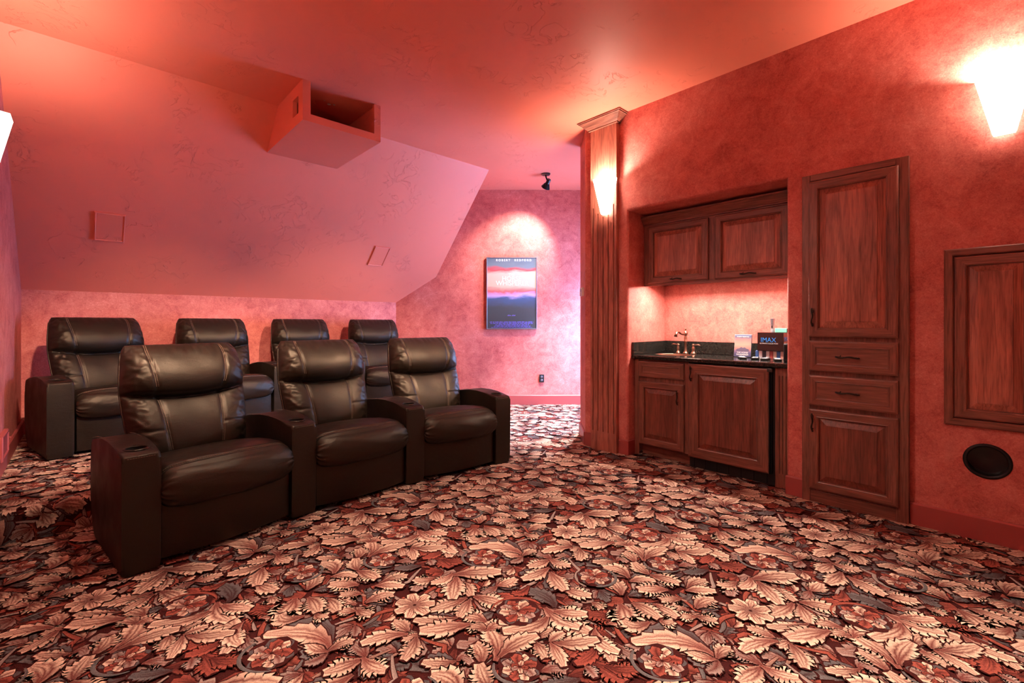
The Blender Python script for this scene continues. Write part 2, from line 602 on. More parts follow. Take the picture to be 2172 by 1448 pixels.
def put(vs, cs, fs):
    n = len(T_v)
    for p, c in zip(vs, cs):
        T_v.append((p[0], p[1], state['z']))
        T_c.append(c)
    for f in fs:
        T_f.append(tuple(n + i for i in f))
    state['z'] += LAYER


def leaf(p0, p1, p2, hw, fam, teeth, grow=0.0055):
    """one acanthus leaf: a narrow stalk that widens to a toothed, rounded end, striped along its length"""
    edge, midc, spine = PAL[fam]
    k = 0.86 + 0.28 * rng.rand()
    edge, midc, spine = [tuple(x * k for x in c) for c in (edge, midc, spine)]
    n = teeth * 2 + 3
    across = (-1, -0.66, -0.36, -0.13, 0, 0.13, 0.36, 0.66, 1) if hw > 0.03 else (-1, -0.5, 0, 0.5, 1)
    na = len(across)
    rows, orow, ts = [], [], []
    for i in range(n):
        t = i / (n - 1)
        tt = t ** 0.9
        if tt < 0.58:
            s_ = tt / 0.58
            e = 0.16 + 0.84 * s_ * s_ * (3 - 2 * s_)
        else:
            e = max(0.02, 1 - ((tt - 0.58) / 0.42) ** 2.0) ** 0.75
        tooth = (1.0 if i % 2 else (0.84 if i % 4 else 0.66)) if t > 0.12 else 0.9
        c = (1 - tt) ** 2 * p0 + 2 * tt * (1 - tt) * p1 + tt * tt * p2
        d = 2 * (1 - tt) * (p1 - p0) + 2 * tt * (p2 - p1)
        d = d / (np.hypot(*d) + 1e-9)
        nn = np.array((-d[1], d[0]))
        wl, wr = hw * e * tooth * (1 + 0.22 * (rng.rand() - 0.5)), hw * e * tooth * (1 + 0.22 * (rng.rand() - 0.5))
        adv = (0.34 * hw if i % 2 else 0.0) * min(1, 3 * t)
        r = []
        for q in across:
            ww = wl if q > 0 else wr
            r.append(c + nn * ww * q + d * adv * abs(q) ** 1.5 - d * 0.22 * hw * e * q * q)
        rows.append(r)
        ts.append(t)
        g2 = d * grow * (1.8 if i == n - 1 else 0.4)
        orow.append([r[0] - nn * grow + g2, r[-1] + nn * grow + g2])
    put([q for r in orow for q in r], [OUTL] * (2 * n), [(2 * i, 2 * i + 2, 2 * i + 3, 2 * i + 1) for i in range(n - 1)])
    vs, cs = [], []
    lerp = lambda a, b, f: tuple(x * (1 - f) + y * f for x, y in zip(a, b))
    shade = rng.rand() < 0.5
    for i, r in enumerate(rows):
        t = ts[i]
        root = max(0.0, 1 - t * 2.4)
        for q, p in zip(across, r):
            aq = abs(q)
            k1 = min(1.0, max(0.0, (t - 0.18) / 0.42))
            k2 = min(1.0, max(0.0, (t - 0.45) / 0.5))
            if aq == 1:
                c = lerp(midc, edge, 0.35 + 0.65 * k1)
            elif aq > 0.6:
                c = lerp(midc, edge, 0.15 + 0.85 * k1) if i % 2 else lerp(midc, edge, 0.65 * k1)
            elif aq > 0.45:
                c = lerp(midc, edge, 0.7 * k1)
            elif aq > 0.3:
                c = lerp(spine, midc, k2)
            elif aq > 0.1:
                c = lerp(lerp(spine, midc, 0.5), edge, 0.75 * k1)
            else:
                c = lerp(spine, midc, 0.6 * k2)
            if shade and q < -0.2:
                c = lerp(c, midc, 0.45)
            c = lerp(c, spine, 0.75 * root)
            vs.append(p); cs.append(c)
    fs = [(na * i + j, na * i + na + j, na * i + na + 1 + j, na * i + 1 + j) for i in range(n - 1) for j in range(na - 1)]
    put(vs, cs, fs)


def stroke(path, wd, col):
    n = len(path)
    vs, cs = [], []
    for i in range(n):
        d = path[min(i + 1, n - 1)] - path[max(i - 1, 0)]
        d = d / (np.hypot(*d) + 1e-9)
        nn = np.array((-d[1], d[0]))
        ww = wd * (0.35 + 0.65 * math.sin(math.pi * min(1, (i + 0.5) / n) ** 0.7))
        vs += [path[i] + nn * ww, path[i] - nn * ww]
        cs += [col, tuple(x * 0.7 for x in col)]
    put(vs, cs, [(2 * i, 2 * i + 2, 2 * i + 3, 2 * i + 1) for i in range(n - 1)])


def disc(c, r, col, lob=7, amp=0.12, ph=0.0, seg=28):
    vs = [c] + [c + np.array((math.cos(2 * math.pi * k / seg), math.sin(2 * math.pi * k / seg))) * r *
                (1 + amp * math.cos(lob * 2 * math.pi * k / seg + ph)) for k in range(seg)]
    put(vs, [tuple(x * 0.75 for x in col)] + [col] * seg, [(0, 1 + k, 1 + (k + 1) % seg) for k in range(seg)])


# small fans of leaves in the gaps between the large ones
samp = [((1 - t) ** 2 * l[0] + 2 * t * (1 - t) * l[1] + t * t * l[2]) for l in leaves for t in (0.1, 0.35, 0.6, 0.85)]
for x, y, ox, r in ROSE + STAR:
    c = read_point(x, y, ox)
    samp += [c + np.array((math.cos(t), math.sin(t))) * r * 0.7 for t in np.linspace(0, 6.28, 9)] + [c]
samp = [np.array((p[0] % TA, p[1] % TB)) for p in samp]
half = np.array((TA / 2, TB / 2))
small = []
for _ in range(16):
    cand = np.stack([rng.rand(260) * TA, rng.rand(260) * TB], axis=1)
    S_ = np.array(samp)
    dd = ((cand[:, None, :] - S_[None] + half) % np.array((TA, TB))) - half
    dm = np.hypot(dd[..., 0], dd[..., 1]).min(axis=1)
    q = cand[dm.argmax()]
    t0 = rng.rand() * 6.283
    for k, dt in enumerate((-0.75, 0.0, 0.75)):
        d = np.array((math.cos(t0 + dt), math.sin(t0 + dt)))
        tw = np.array((-d[1], d[0])) * 0.012 * (1 if k > 1 else -1)
        L_ = 0.085 if k == 1 else 0.068
        b0 = q - np.array((math.cos(t0), math.sin(t0))) * 0.04
        small.append((b0, b0 + d * L_ * 0.5 + tw, b0 + d * L_, 0.0305 if k == 1 else 0.024, ['c', 'm', 'm', 'g', 'r'][rng.randint(5)], 4))
        samp.append(np.array(((b0 + d * L_ * 0.6)[0] % TA, (b0 + d * L_ * 0.6)[1] % TB)))
    samp.append(q)
for l in fill:
    leaf(*l)
for l in small:
    leaf(*l)
for k in range(34):                  # flowing stems that tie the leaves together
    q = np.array((rng.rand() * TA, rng.rand() * TB))
    t0, cu_ = rng.rand() * 6.283, (rng.rand() - 0.5) * 26
    path = [q]
    for i in range(16):
        tt_ = t0 + cu_ * 0.017 * i * (1 if i < 9 else 0.2)
        path.append(path[-1] + np.array((math.cos(tt_), math.sin(tt_))) * 0.017)
    stroke(path, 0.0135, OUTL)
    stroke(path, 0.0095, [PAL['m'][0], PAL['r'][0], PAL['g'][0], PAL['c'][1]][k % 4])
order = sorted(range(len(leaves)), key=lambda i: {'g': 0, 'r': 1, 'm': 2, 'c': 3}[leaves[i][4]] + 0.5 * rng.rand())
for i in order:                      # a darker leaf curls out from behind each one
    p0, p1, p2, hw, fam, _t = leaves[i]
    if fam == 'c':
        d = p2 - p0
        nn = np.array((-d[1], d[0])) * (0.20 if rng.rand() < 0.5 else -0.20)
        leaf(p0, p1 + nn * 1.6, p2 + nn * 1.3 - d * 0.12, 0.0299 if hw < 0.05 else 0.034, rng.choice(['r', 'g', 'm', 'r']), 4)
for i in order:
    leaf(*leaves[i])
for x, y, ox, r in ROSE:
    c = read_point(x, y, ox)
    c = np.array((c[0] % TA, c[1] % TB))
    disc(c, r, GROUND, 9, 0.04)
    sw = [c + np.array((math.cos(t), math.sin(t))) * r * (1.10 - 0.10 * math.sin(2 * t)) for t in np.linspace(0.6 + x, 3.2 + x, 22)]
    stroke(sw, 0.007, PAL['r'][0] if x > 1200 else PAL['g'][0])
    disc(c, r * 0.80, PAL['g'][1], 6, 0.22, rng.rand() * 6, 36)
    for k in range(8):
        t = 2 * math.pi * k / 8 + rng.rand() * 0.4
        d = np.array((math.cos(t), math.sin(t)))
        tw = np.array((-d[1], d[0]))
        leaf(c + d * r * 0.10, c + d * r * 0.45 + tw * r * 0.18, c + d * r * 0.80, r * 0.30, ['c', 'r', 'm', 'c', 'r', 'c', 'm', 'r'][k], 3, 0.003)
    for k in range(5):
        t = 2 * math.pi * k / 5 + rng.rand()
        d = np.array((math.cos(t), math.sin(t)))
        leaf(c, c + d * r * 0.2, c + d * r * 0.40, r * 0.14, ['c', 'r', 'm', 'c', 'r'][k], 2, 0.002)
    disc(c, r * 0.07, OUTL, 5, 0.1)
for x, y, ox, r in STAR:
    c = read_point(x, y, ox)
    c = np.array((c[0] % TA, c[1] % TB))
    for k in range(7):
        t = 2 * math.pi * k / 7 + 0.3
        d = np.array((math.cos(t), math.sin(t)))
        leaf(c, c + d * r * 0.5, c + d * r, r * 0.40, 'c', 3, 0.004)
    disc(c, r * 0.30, PAL['m'][1], 7, 0.25)
    disc(c, r * 0.08, OUTL, 5, 0.1)

T_v = np.array(T_v)
T_c = np.array(T_c)
T_tri = []
for f in T_f:
    T_tri.append((f[0], f[1], f[2]))
    if len(f) == 4:
        T_tri.append((f[0], f[2], f[3]))
T_tri = np.array(T_tri, dtype=np.int64)
_p0, _p1, _p2 = T_v[T_tri[:, 0]], T_v[T_tri[:, 1]], T_v[T_tri[:, 2]]
_neg = ((_p1[:, 0] - _p0[:, 0]) * (_p2[:, 1] - _p0[:, 1]) - (_p1[:, 1] - _p0[:, 1]) * (_p2[:, 0] - _p0[:, 0])) < 0
T_tri[_neg] = T_tri[_neg][:, ::-1]


def inside(poly, P):
    x, y = P[:, 0], P[:, 1]
    r = np.zeros(len(P), bool)
    n = len(poly)
    for i in range(n):
        x0, y0 = poly[i]
        x1, y1 = poly[(i + 1) % n]
        c = ((y0 > y) != (y1 > y)) & (x < (x1 - x0) * (y - y0) / (y1 - y0 + 1e-12) + x0)
        r ^= c
    return r


def carpet_object(name, poly_ab, mapper, base_faces, extra=None):
    """poly_ab: region in unrolled (a, q) coordinates; mapper: (a, q, h) -> world xyz; base_faces: backing polygons (world)."""
    pa = np.array(poly_ab)
    i0, i1 = int(math.floor(pa[:, 0].min() / TA)) - 1, int(math.ceil(pa[:, 0].max() / TA)) + 1
    j0, j1 = int(math.floor(pa[:, 1].min() / TB)) - 1, int(math.ceil(pa[:, 1].max() / TB)) + 1
    vs, cs, ts = [], [], []
    off = 0
    for i in range(i0, i1):
        for j in range(j0, j1):
            P = T_v + np.array((i * TA, j * TB, 0))
            keepv = inside(poly_ab, P)
            kt = keepv[T_tri].all(axis=1)
            if not kt.any():
                continue
            tri = T_tri[kt]
            used = np.unique(tri)
            remap = -np.ones(len(P), dtype=np.int64)
            remap[used] = np.arange(len(used)) + off
            vs.append(P[used]); cs.append(T_c[used]); ts.append(remap[tri])
            off += len(used)
    P = np.concatenate(vs); C = np.concatenate(cs); T = np.concatenate(ts)
    P = mapper(P)
    bv, bf = [], []
    for f in base_faces:
        bf.append([len(bv) + k for k in range(len(f))])
        bv += f
    nb = len(bv)
    allv = np.concatenate([np.array(bv, dtype=float), P])
    allc = np.concatenate([np.tile(np.array(GROUND), (nb, 1)), C])
    me = bpy.data.meshes.new(name)
    nl = sum(len(f) for f in bf)
    npoly = len(bf) + len(T)
    me.vertices.add(len(allv))
    me.vertices.foreach_set('co', allv.astype(np.float32).ravel())
    loops = np.concatenate([np.array([i for f in bf for i in f], dtype=np.int64), (T + nb).ravel()])
    me.loops.add(len(loops))
    me.loops.foreach_set('vertex_index', loops.astype(np.int32))
    starts = []
    s = 0
    for f in bf:
        starts.append(s); s += len(f)
    starts = np.concatenate([np.array(starts, dtype=np.int64), s + 3 * np.arange(len(T))])
    me.polygons.add(npoly)
    me.polygons.foreach_set('loop_start', starts.astype(np.int32))
    me.update(calc_edges=True)
    me.polygons.foreach_set('use_smooth', np.zeros(npoly, dtype=bool))
    at = me.attributes.new('tint', 'FLOAT_COLOR', 'POINT')
    at.data.foreach_set('color', np.concatenate([allc, np.ones((len(allc), 1))], axis=1).astype(np.float32).ravel())
    me.materials.append(M['carpet'])
    o = bpy.data.objects.new(name, me)
    COL.objects.link(o)
    return struct(o)


def to_world(P, q=None, h=None):
    a, b = P[:, 0], (P[:, 1] if q is None else q)
    z = P[:, 2] if h is None else h
    return np.stack([V.x * a + U.x * b, V.y * a + U.y * b, z], axis=1)


def AB(x, y):
    return (x * V.x + y * V.y, x * U.x + y * U.y)


# room corner points (world XY)
C1 = W(A_R, 2.77)[:2]
C2 = (0.745, 4.97)
HALL_X, HALL_Y = 1.85, 6.745
K1 = (-1.704, 6.707)
KINK = (-1.118, 6.714)
B_KINK = AB(*KINK)[1]
Z_KINK = ZC - SL * (B_KINK - B_CREASE)
A_SL = 3.70
NICHE_B0, NICHE_B1, NICHE_Z, NICHE_A = 1.01, 2.29, 2.22, 4.27

floor_ab = [(A_L, -1.6), (A_R, -1.6), (A_R, NICHE_B0), (NICHE_A, NICHE_B0), (NICHE_A, NICHE_B1), (A_R, NICHE_B1), (A_R, 2.77),
            AB(*C2), AB(1.84, 4.97), AB(1.84, 6.74), AB(*KINK), (A_RISER_END, 5.9), (A_RISER_END, B_RISER), (A_L, B_RISER)]
full_ab = [(A_L, B_FRONT), (A_R, B_FRONT), (A_R, NICHE_B0), (NICHE_A, NICHE_B0), (NICHE_A, NICHE_B1), (A_R, NICHE_B1), (A_R, 2.77),
           AB(*C2), AB(HALL_X, 4.97), AB(HALL_X, HALL_Y), AB(*KINK), AB(*K1), (A_L, B_BACK)]
carpet_object('floor', floor_ab, to_world, [[W(a, b, 0.0) for a, b in full_ab]])

# the raised platform: carpet runs up the step, over a rounded nosing and back
NR = 0.03


def riser_map(P):
    q = P[:, 1] - B_RISER
    h = P[:, 2]
    b = np.empty(len(q)); z = np.empty(len(q))
    s1 = H_RISER - NR
    arc = NR * math.pi / 2
    m0 = q < s1
    b[m0] = B_RISER - h[m0]; z[m0] = np.maximum(q[m0], 0.001)
    m1 = (~m0) & (q < s1 + arc)
    t = (q[m1] - s1) / NR
    b[m1] = B_RISER + NR - (NR + h[m1]) * np.cos(t)
    z[m1] = s1 + (NR + h[m1]) * np.sin(t)
    m2 = q >= s1 + arc
    b[m2] = B_RISER + NR + q[m2] - s1 - arc
    z[m2] = H_RISER + h[m2]
    return to_world(P, b, z)


ext = H_RISER - NR + NR * math.pi / 2 - NR
q_end = B_BACK + ext
riser_ab = [(A_L, B_RISER), (A_RISER_END, B_RISER), (A_RISER_END, q_end), (A_L, q_end)]
rf = []
prof = [(B_RISER, 0.001), (B_RISER, H_RISER - NR)] + [(B_RISER + NR - NR * math.cos(t), H_RISER - NR + NR * math.sin(t)) for t in np.linspace(0.3, math.pi / 2, 5)] + [(B_BACK, H_RISER)]
for (b0, z0), (b1, z1) in zip(prof[:-1], prof[1:]):
    rf.append([W(A_L, b0, z0), W(A_RISER_END, b0, z0), W(A_RISER_END, b1, z1), W(A_L, b1, z1)])
rf.append([W(A_RISER_END, b, z) for b, z in prof] + [W(A_RISER_END, B_BACK, 0.001)])
carpet_object('floor_riser', riser_ab, riser_map, rf)

# ------------------------------------------------------------------ room shell
mb = MB()
mb.add([W(A_L, B_FRONT, ZC), W(A_R, B_FRONT, ZC), W(A_R, 2.77, ZC), (*C2, ZC), (0.15, 4.97, ZC), W(A_SL, B_CREASE, ZC), W(A_L, B_CREASE, ZC)],
       [(0, 1, 2, 3, 4, 5, 6)])
Z2 = 3.17
mb.add([(*C2, ZC), (0.15, 4.97, ZC), W(A_SL, B_CREASE, ZC), (KINK[0], KINK[1], Z2), (HALL_X, HALL_Y, Z2), (HALL_X, 4.97, ZC)],
       [(0, 1, 5), (1, 4, 5), (1, 2, 4), (2, 3, 4)])
struct(mb.obj('ceiling', M['ceil']))
mb = MB()
mb.add([W(A_L, B_CREASE, ZC), W(A_SL, B_CREASE, ZC), (*KINK, Z_KINK), (*K1, Z_KNEE), W(A_L, B_BACK, Z_KNEE)], [(0, 1, 2, 3, 4)])
mb.add([W(A_SL, B_CREASE, ZC), (*KINK, Z_KINK), (*KINK, Z2)], [(0, 1, 2)])
struct(mb.obj('ceiling_slope', M['ceil']))

mb = MB()
mb.add([W(A_L, B_FRONT), W(A_L, B_BACK), W(A_L, B_BACK, Z_KNEE), W(A_L, B_CREASE, ZC), W(A_L, B_FRONT, ZC)], [(0, 1, 2, 3, 4)])
struct(mb.obj('wall_left', M['wall']))
mb = MB()
mb.add([W(A_L, B_BACK), (*K1, 0), (*K1, Z_KNEE), W(A_L, B_BACK, Z_KNEE)], [(0, 1, 2, 3)])
struct(mb.obj('wall_back', M['wall']))
mb = MB()
mb.add([(*K1, 0), (HALL_X, HALL_Y, 0), (HALL_X, HALL_Y, Z2), (*KINK, Z2), (*KINK, Z_KINK), (*K1, Z_KNEE)], [(0, 1, 2, 3, 4, 5)])
struct(mb.obj('wall_far', M['wall']))
mb = MB()
mb.add([W(A_L, B_FRONT), W(A_R, B_FRONT), W(A_R, B_FRONT, ZC), W(A_L, B_FRONT, ZC)], [(0, 1, 2, 3)])
struct(mb.obj('wall_front', M['wall']))

# bar wall with its niche and the round hole
VENT_B, VENT_Z, VENT_R = 0.034, 0.447, 0.088
bm = bmesh.new()


def bv(a, b, z):
    return bm.verts.new(W(a, b, z))


S = 0.13
bs = [B_FRONT, VENT_B - S, VENT_B + S, NICHE_B0, NICHE_B1, 2.77]
zs = [0, VENT_Z - S, VENT_Z + S, NICHE_Z, ZC]
grid = {(i, j): bv(A_R, b, z) for i, b in enumerate(bs) for j, z in enumerate(zs)}
for i in range(len(bs) - 1):
    for j in range(len(zs) - 1):
        if i == 3 and j < 3:
            continue
        if i == 1 and j == 1:
            sq = [grid[(1, 1)], grid[(2, 1)], grid[(2, 2)], grid[(1, 2)]]
            n = 32
            ring = [bv(A_R, VENT_B + VENT_R * math.cos(2 * math.pi * (k + 0.5) / n - 3 * math.pi / 4), VENT_Z + VENT_R * math.sin(2 * math.pi * (k + 0.5) / n - 3 * math.pi / 4)) for k in range(n)]
            for s in range(4):
                seg = ring[s * 8:(s + 1) * 8]
                bm.faces.new([sq[s]] + [sq[(s + 1) % 4]] + seg[::-1])
                bm.faces.new([sq[(s + 1) % 4], ring[(s * 8 + 8) % n], ring[s * 8 + 7]])
            continue
        bm.faces.new([grid[(i, j)], grid[(i + 1, j)], grid[(i + 1, j + 1)], grid[(i, j + 1)]])
nz = [0, 1, 2, 3]
backL = [bv(NICHE_A, NICHE_B1, zs[j]) for j in nz]
backR = [bv(NICHE_A, NICHE_B0, zs[j]) for j in nz]
for j in range(3):
    bm.faces.new([grid[(4, j)], grid[(4, j + 1)], backL[j + 1], backL[j]])
    bm.faces.new([grid[(3, j)], grid[(3, j + 1)], backR[j + 1], backR[j]])
    bm.faces.new([backL[j], backL[j + 1], backR[j + 1], backR[j]])
bm.faces.new([grid[(3, 3)], grid[(4, 3)], backL[3], backR[3]])
c2b, c2t = bm.verts.new((*C2, 0)), bm.verts.new((*C2, ZC))
col = [grid[(5, j)] for j in range(len(zs))]
bm.faces.new(col + [c2t, c2b])
be = []
for e in bm.edges:
    vs_ = set(e.verts)
    for i in (3, 4):
        for j in range(3):
            if vs_ == {grid[(i, j)], grid[(i, j + 1)]}:
                be.append(e)
    if vs_ == {grid[(3, 3)], grid[(4, 3)]}:
        be.append(e)
bmesh.ops.recalc_face_normals(bm, faces=bm.faces)
bmesh.ops.bevel(bm, geom=be, offset=0.028, segments=4, affect='EDGES', profile=0.5, loop_slide=True)
bmesh.ops.recalc_face_normals(bm, faces=bm.faces)
me = bpy.data.meshes.new('wall_right')
bm.to_mesh(me); bm.free()
me.materials.append(M['wall'])
me.polygons.foreach_set('use_smooth', [True] * len(me.polygons))
me.set_sharp_from_angle(angle=math.radians(30))
o = bpy.data.objects.new('wall_right', me)
COL.objects.link(o)
struct(o)

# side passage behind the bar wall; unseen window added for its cool light
mb = MB()
mb.add([(*C2, 0), (HALL_X, 4.97, 0), (HALL_X, 4.97, ZC), (*C2, ZC)], [(0, 1, 2, 3)])
struct(mb.obj('wall_passage', M['wall']))
WY0, WY1, WZ0, WZ1 = 5.15, 6.55, 0.25, 2.20
mb = MB()
x = HALL_X
for y0, y1, z0, z1 in ((4.97, WY0, 0, Z2), (WY1, HALL_Y, 0, Z2), (WY0, WY1, 0, WZ0), (WY0, WY1, WZ1, Z2)):
    mb.add([(x, y0, z0), (x, y1, z0), (x, y1, z1), (x, y0, z1)], [(0, 1, 2, 3)])
struct(mb.obj('wall_end', M['wall']))
win = struct(empty('window_1', (HALL_X, (WY0 + WY1) / 2, WZ0)))
hy, hz = (WY1 - WY0) / 2, WZ1 - WZ0
mb = MB()
mb.bevbox(-0.03, 0.05, -hy - 0.05, -hy + 0.03, -0.05, hz + 0.05).bevbox(-0.03, 0.05, hy - 0.03, hy + 0.05, -0.05, hz + 0.05)
mb.bevbox(-0.03, 0.05, -hy, hy, -0.05, 0.03).bevbox(-0.03, 0.05, -hy, hy, hz - 0.03, hz + 0.05).bevbox(0.0, 0.04, -hy, hy, hz / 2 - 0.02, hz / 2 + 0.02)
mb.obj('window_frame', M['white'], win)
gm, gnt, gp = new_mat('window_glass')
tr = N(gnt, 'ShaderNodeBsdfTransparent')
gl = N(gnt, 'ShaderNodeBsdfGlossy'); gl.inputs['Roughness'].default_value = 0.03
mx = N(gnt, 'ShaderNodeMixShader'); mx.inputs[0].default_value = 0.06
gnt.links.new(tr.outputs[0], mx.inputs[1]); gnt.links.new(gl.outputs[0], mx.inputs[2])
gnt.links.new(mx.outputs[0], gnt.nodes['Material Output'].inputs[0])
MB().box(0.018, 0.022, -hy + 0.02, hy - 0.02, 0.02, hz - 0.02).obj('window_pane', gm, win)
ld = bpy.data.lights.new('window_daylight', 'AREA')
ld.shape = 'RECTANGLE'; ld.size = WZ1 - WZ0; ld.size_y = WY1 - WY0
ld.energy = P_WINDOW; ld.color = COOL
lo = bpy.data.objects.new('window_daylight', ld)
lo.location = (HALL_X + 0.12, (WY0 + WY1) / 2, (WZ0 + WZ1) / 2)
lo.rotation_euler = (0, math.radians(90), 0)
COL.objects.link(lo)

# baseboards
BH, BT = 0.138, 0.016


def baseboard(name, p, q, z=0.0, nrm=(0, 0), h=BH):
    p, q, nv = Vector(p), Vector(q), Vector(nrm).normalized() * BT
    mb = MB()
    rs = []
    for c in (p, q):
        rs.append([(c.x, c.y, z), (c.x + nv.x, c.y + nv.y, z), (c.x + nv.x, c.y + nv.y, z + h - 0.008), (c.x + nv.x * 0.5, c.y + nv.y * 0.5, z + h), (c.x, c.y, z + h)])
    mb.rings(rs)
    return struct(mb.obj(name, M['trimred']))


nR, nLf = (-V.x, -V.y), (V.x, V.y)
baseboard('baseboard_right', W(A_R, B_FRONT)[:2], W(A_R, 0.352)[:2], 0, nR)
baseboard('baseboard_pier', W(A_R, 0.908)[:2], W(A_R, NICHE_B0 + 0.002)[:2], 0, nR)
baseboard('baseboard_jamb', W(A_R, NICHE_B1)[:2], W(A_R, 2.378)[:2], 0, nR)
baseboard('baseboard_corner', W(A_R, 2.676)[:2], C1, 0, nR)
baseboard('baseboard_passage', C1, C2, 0, (-1, -0.05))
baseboard('baseboard_far', KINK, (HALL_X, HALL_Y), 0, (0, -1), 0.148)
baseboard('baseboard_left', W(A_L, B_RISER - 0.02)[:2], W(A_L, B_BACK)[:2], H_RISER, nLf)
baseboard('baseboard_front', W(A_L, B_FRONT)[:2], W(A_L, B_RISER - 0.02)[:2], 0, nLf)
baseboard('baseboard_back', W(A_L, B_BACK)[:2], W(3.30, B_BACK)[:2], H_RISER, (-U.x, -U.y))

# niche jamb return baseboard
mb = MB()
P0 = W(A_R - BT, NICHE_B1 - BT); P1 = W(3.69, NICHE_B1 - BT); P2 = W(3.69, NICHE_B1); P3 = W(A_R - BT, NICHE_B1)
mb.rings([[(*P0[:2], z), (*P1[:2], z), (*P2[:2], z), (*P3[:2], z)] for z in (0, BH)])
struct(mb.obj('baseboard_return', M['trimred']))

# ------------------------------------------------------------------ recliners
SEAT_W = 0.66


def wob(x, y, s=0.0):
    return (math.sin(7.1 * x + 3.3 * y + s) + math.sin(13.7 * y - 5.1 * x + 2 * s) + math.sin(23.1 * x + 17.3 * y + 3 * s)) / 3


def gauss(x, s):
    return math.exp(-(x / s) ** 2)


BO, BV_, BN = Vector((0, 0.545, 0.36)), Vector((0, 0.30, 0.954)), Vector((0, -0.954, 0.30))
BL = 0.735


def seam_u(v):
    vc = 0.56
    if v > vc:
        return 0.52 + 0.17 * (v - vc) / (1 - vc)
    return 0.44 + 0.06 * v / vc


def crease_v(u):
    return 0.528 + 0.060 * u * u


def back_pt(u, v, front=True, lift=0.0):
    hw = 0.292 + 0.040 * math.sin(math.pi * min(1, v / 0.66) * 0.5) - 0.030 * max(0, (v - 0.62) / 0.38) ** 1.6
    au = abs(u)
    eu = max(0.0, 1 - au ** 4.0) ** 0.5
    vv = 2 * v - 1
    ev = max(0.0, 1 - abs(vv) ** (9 if v < 0.5 else 11)) ** 0.45
    corner = max(0.0, (v - 0.90) / 0.10)
    hw2 = hw * (1 - 0.055 * corner ** 2.2)
    if front:
        vc = crease_v(u)
        dv = v - vc
        head = 0.105 * math.sin(math.pi * min(1.0, max(0.0, dv / (1.02 - vc))) ** 0.62) ** 0.8 if dv > 0 else 0.0
        lum = 0.078 * math.sin(math.pi * min(1.0, max(0.0, (v + 0.12) / (vc + 0.12))) ** 1.0) ** 0.55 if dv <= 0 else 0.0
        d = 0.040 + (head if dv > 0 else lum)
        d -= 0.034 * gauss(dv, 0.013) * (0.55 + 0.45 * eu)
        su = seam_u(v)
        d -= 0.0105 * gauss(au - su, 0.024) + 0.004 * gauss(au - su, 0.008)
        d += 0.010 * gauss(au - (su + 1) / 2, 0.22)
        if au > su:
            d -= 0.007 * gauss(v - 0.26, 0.010)
        # gathers pulled in from the side welt, the top edge and the crease
        k = max(0.0, (au - 0.60) / 0.40)
        d += 0.0085 * k ** 1.1 * math.sin(62 * v + 9 * u + 3.2 * wob(u * 1.3, v * 1.7, 1.0)) + 0.0030 * k * math.sin(118 * v - 14 * u + 4 * wob(u, v * 2.1, 3.0))
        kt = max(0.0, (v - 0.86) / 0.14)
        d += 0.0065 * kt * math.sin(34 * u + 3 * wob(u * 2, v, 2.0))
        d += 0.0040 * gauss(dv + 0.045, 0.05) * max(0, au - 0.35) * math.sin(40 * u + 50 * v)
        d += 0.0030 * wob(u * 0.45, v * 0.75, 4.0)
        d = d * eu ** 0.8 * ev + lift
    else:
        d = -0.075 * (max(0.0, 1 - au ** 8) ** 0.5) * ev
    p = BO + BV_ * (v * BL) + BN * d
    return (p.x + u * hw2, p.y, p.z)


def dense(n, k=1.6):
    s = np.linspace(-1, 1, n)
    return [float(math.copysign(1 - (1 - abs(t)) ** k, t)) for t in s]


def pillow(fpt, bpt, us, vs):
    mb = MB()
    nu, nv = len(us), len(vs)
    mb.v = [fpt(u, v) for v in vs for u in us]
    for j in range(nv - 1):
        for i in range(nu - 1):
            mb.f.append((j * nu + i, j * nu + i + 1, (j + 1) * nu + i + 1, (j + 1) * nu + i)); mb.m.append(0)
    uu = us[::3] if us[::3][-1] == us[-1] else us[::3] + [us[-1]]
    off = len(mb.v)
    mb.v += [bpt(u, v) for v in vs for u in us]
    for j in range(nv - 1):
        for i in range(nu - 1):
            mb.f.append((off + j * nu + i, off + (j + 1) * nu + i, off + (j + 1) * nu + i + 1, off + j * nu + i + 1)); mb.m.append(0)
    return mb


def weld(o, d=0.0004):
    bm = bmesh.new(); bm.from_mesh(o.data)
    bmesh.ops.remove_doubles(bm, verts=bm.verts, dist=d)
    bmesh.ops.recalc_face_normals(bm, faces=bm.faces)
    bm.to_mesh(o.data); bm.free()
    o.data.polygons.foreach_set('use_smooth', [True] * len(o.data.polygons))


def stitches(curves, r=0.0011, gap=0.5, step=0.010, name='stitching', parent=None):
    mb = MB()
    for pts in curves:
        pts = [Vector(p) for p in pts]
        acc = 0.0
        seg = []
        L = [0.0]
        for p, q in zip(pts[:-1], pts[1:]):
            L.append(L[-1] + (q - p).length)

        def at(s):
            for i in range(len(L) - 1):
                if s <= L[i + 1]:
                    return pts[i].lerp(pts[i + 1], (s - L[i]) / max(1e-9, L[i + 1] - L[i]))
            return pts[-1]
        s = 0.0
        while s + step * 0.6 < L[-1]:
            mb.tube([at(s), at(s + step * (1 - gap * 0.6))], r, 4)
            s += step
    o = mb.obj(name, M['thread'], parent)
    o['kind'] = 'stuff'
    return o


# profile of the seat cushion (y, z) from the rear top, over the nose, to the rear underside
SP = [(0.62, 0.405), (0.50, 0.435), (0.36, 0.462), (0.22, 0.483), (0.12, 0.490), (0.055, 0.486), (0.010, 0.468), (-0.022, 0.435),
      (-0.036, 0.390), (-0.036, 0.345), (-0.022, 0.305), (0.005, 0.278), (0.05, 0.268), (0.20, 0.270), (0.45, 0.280)]


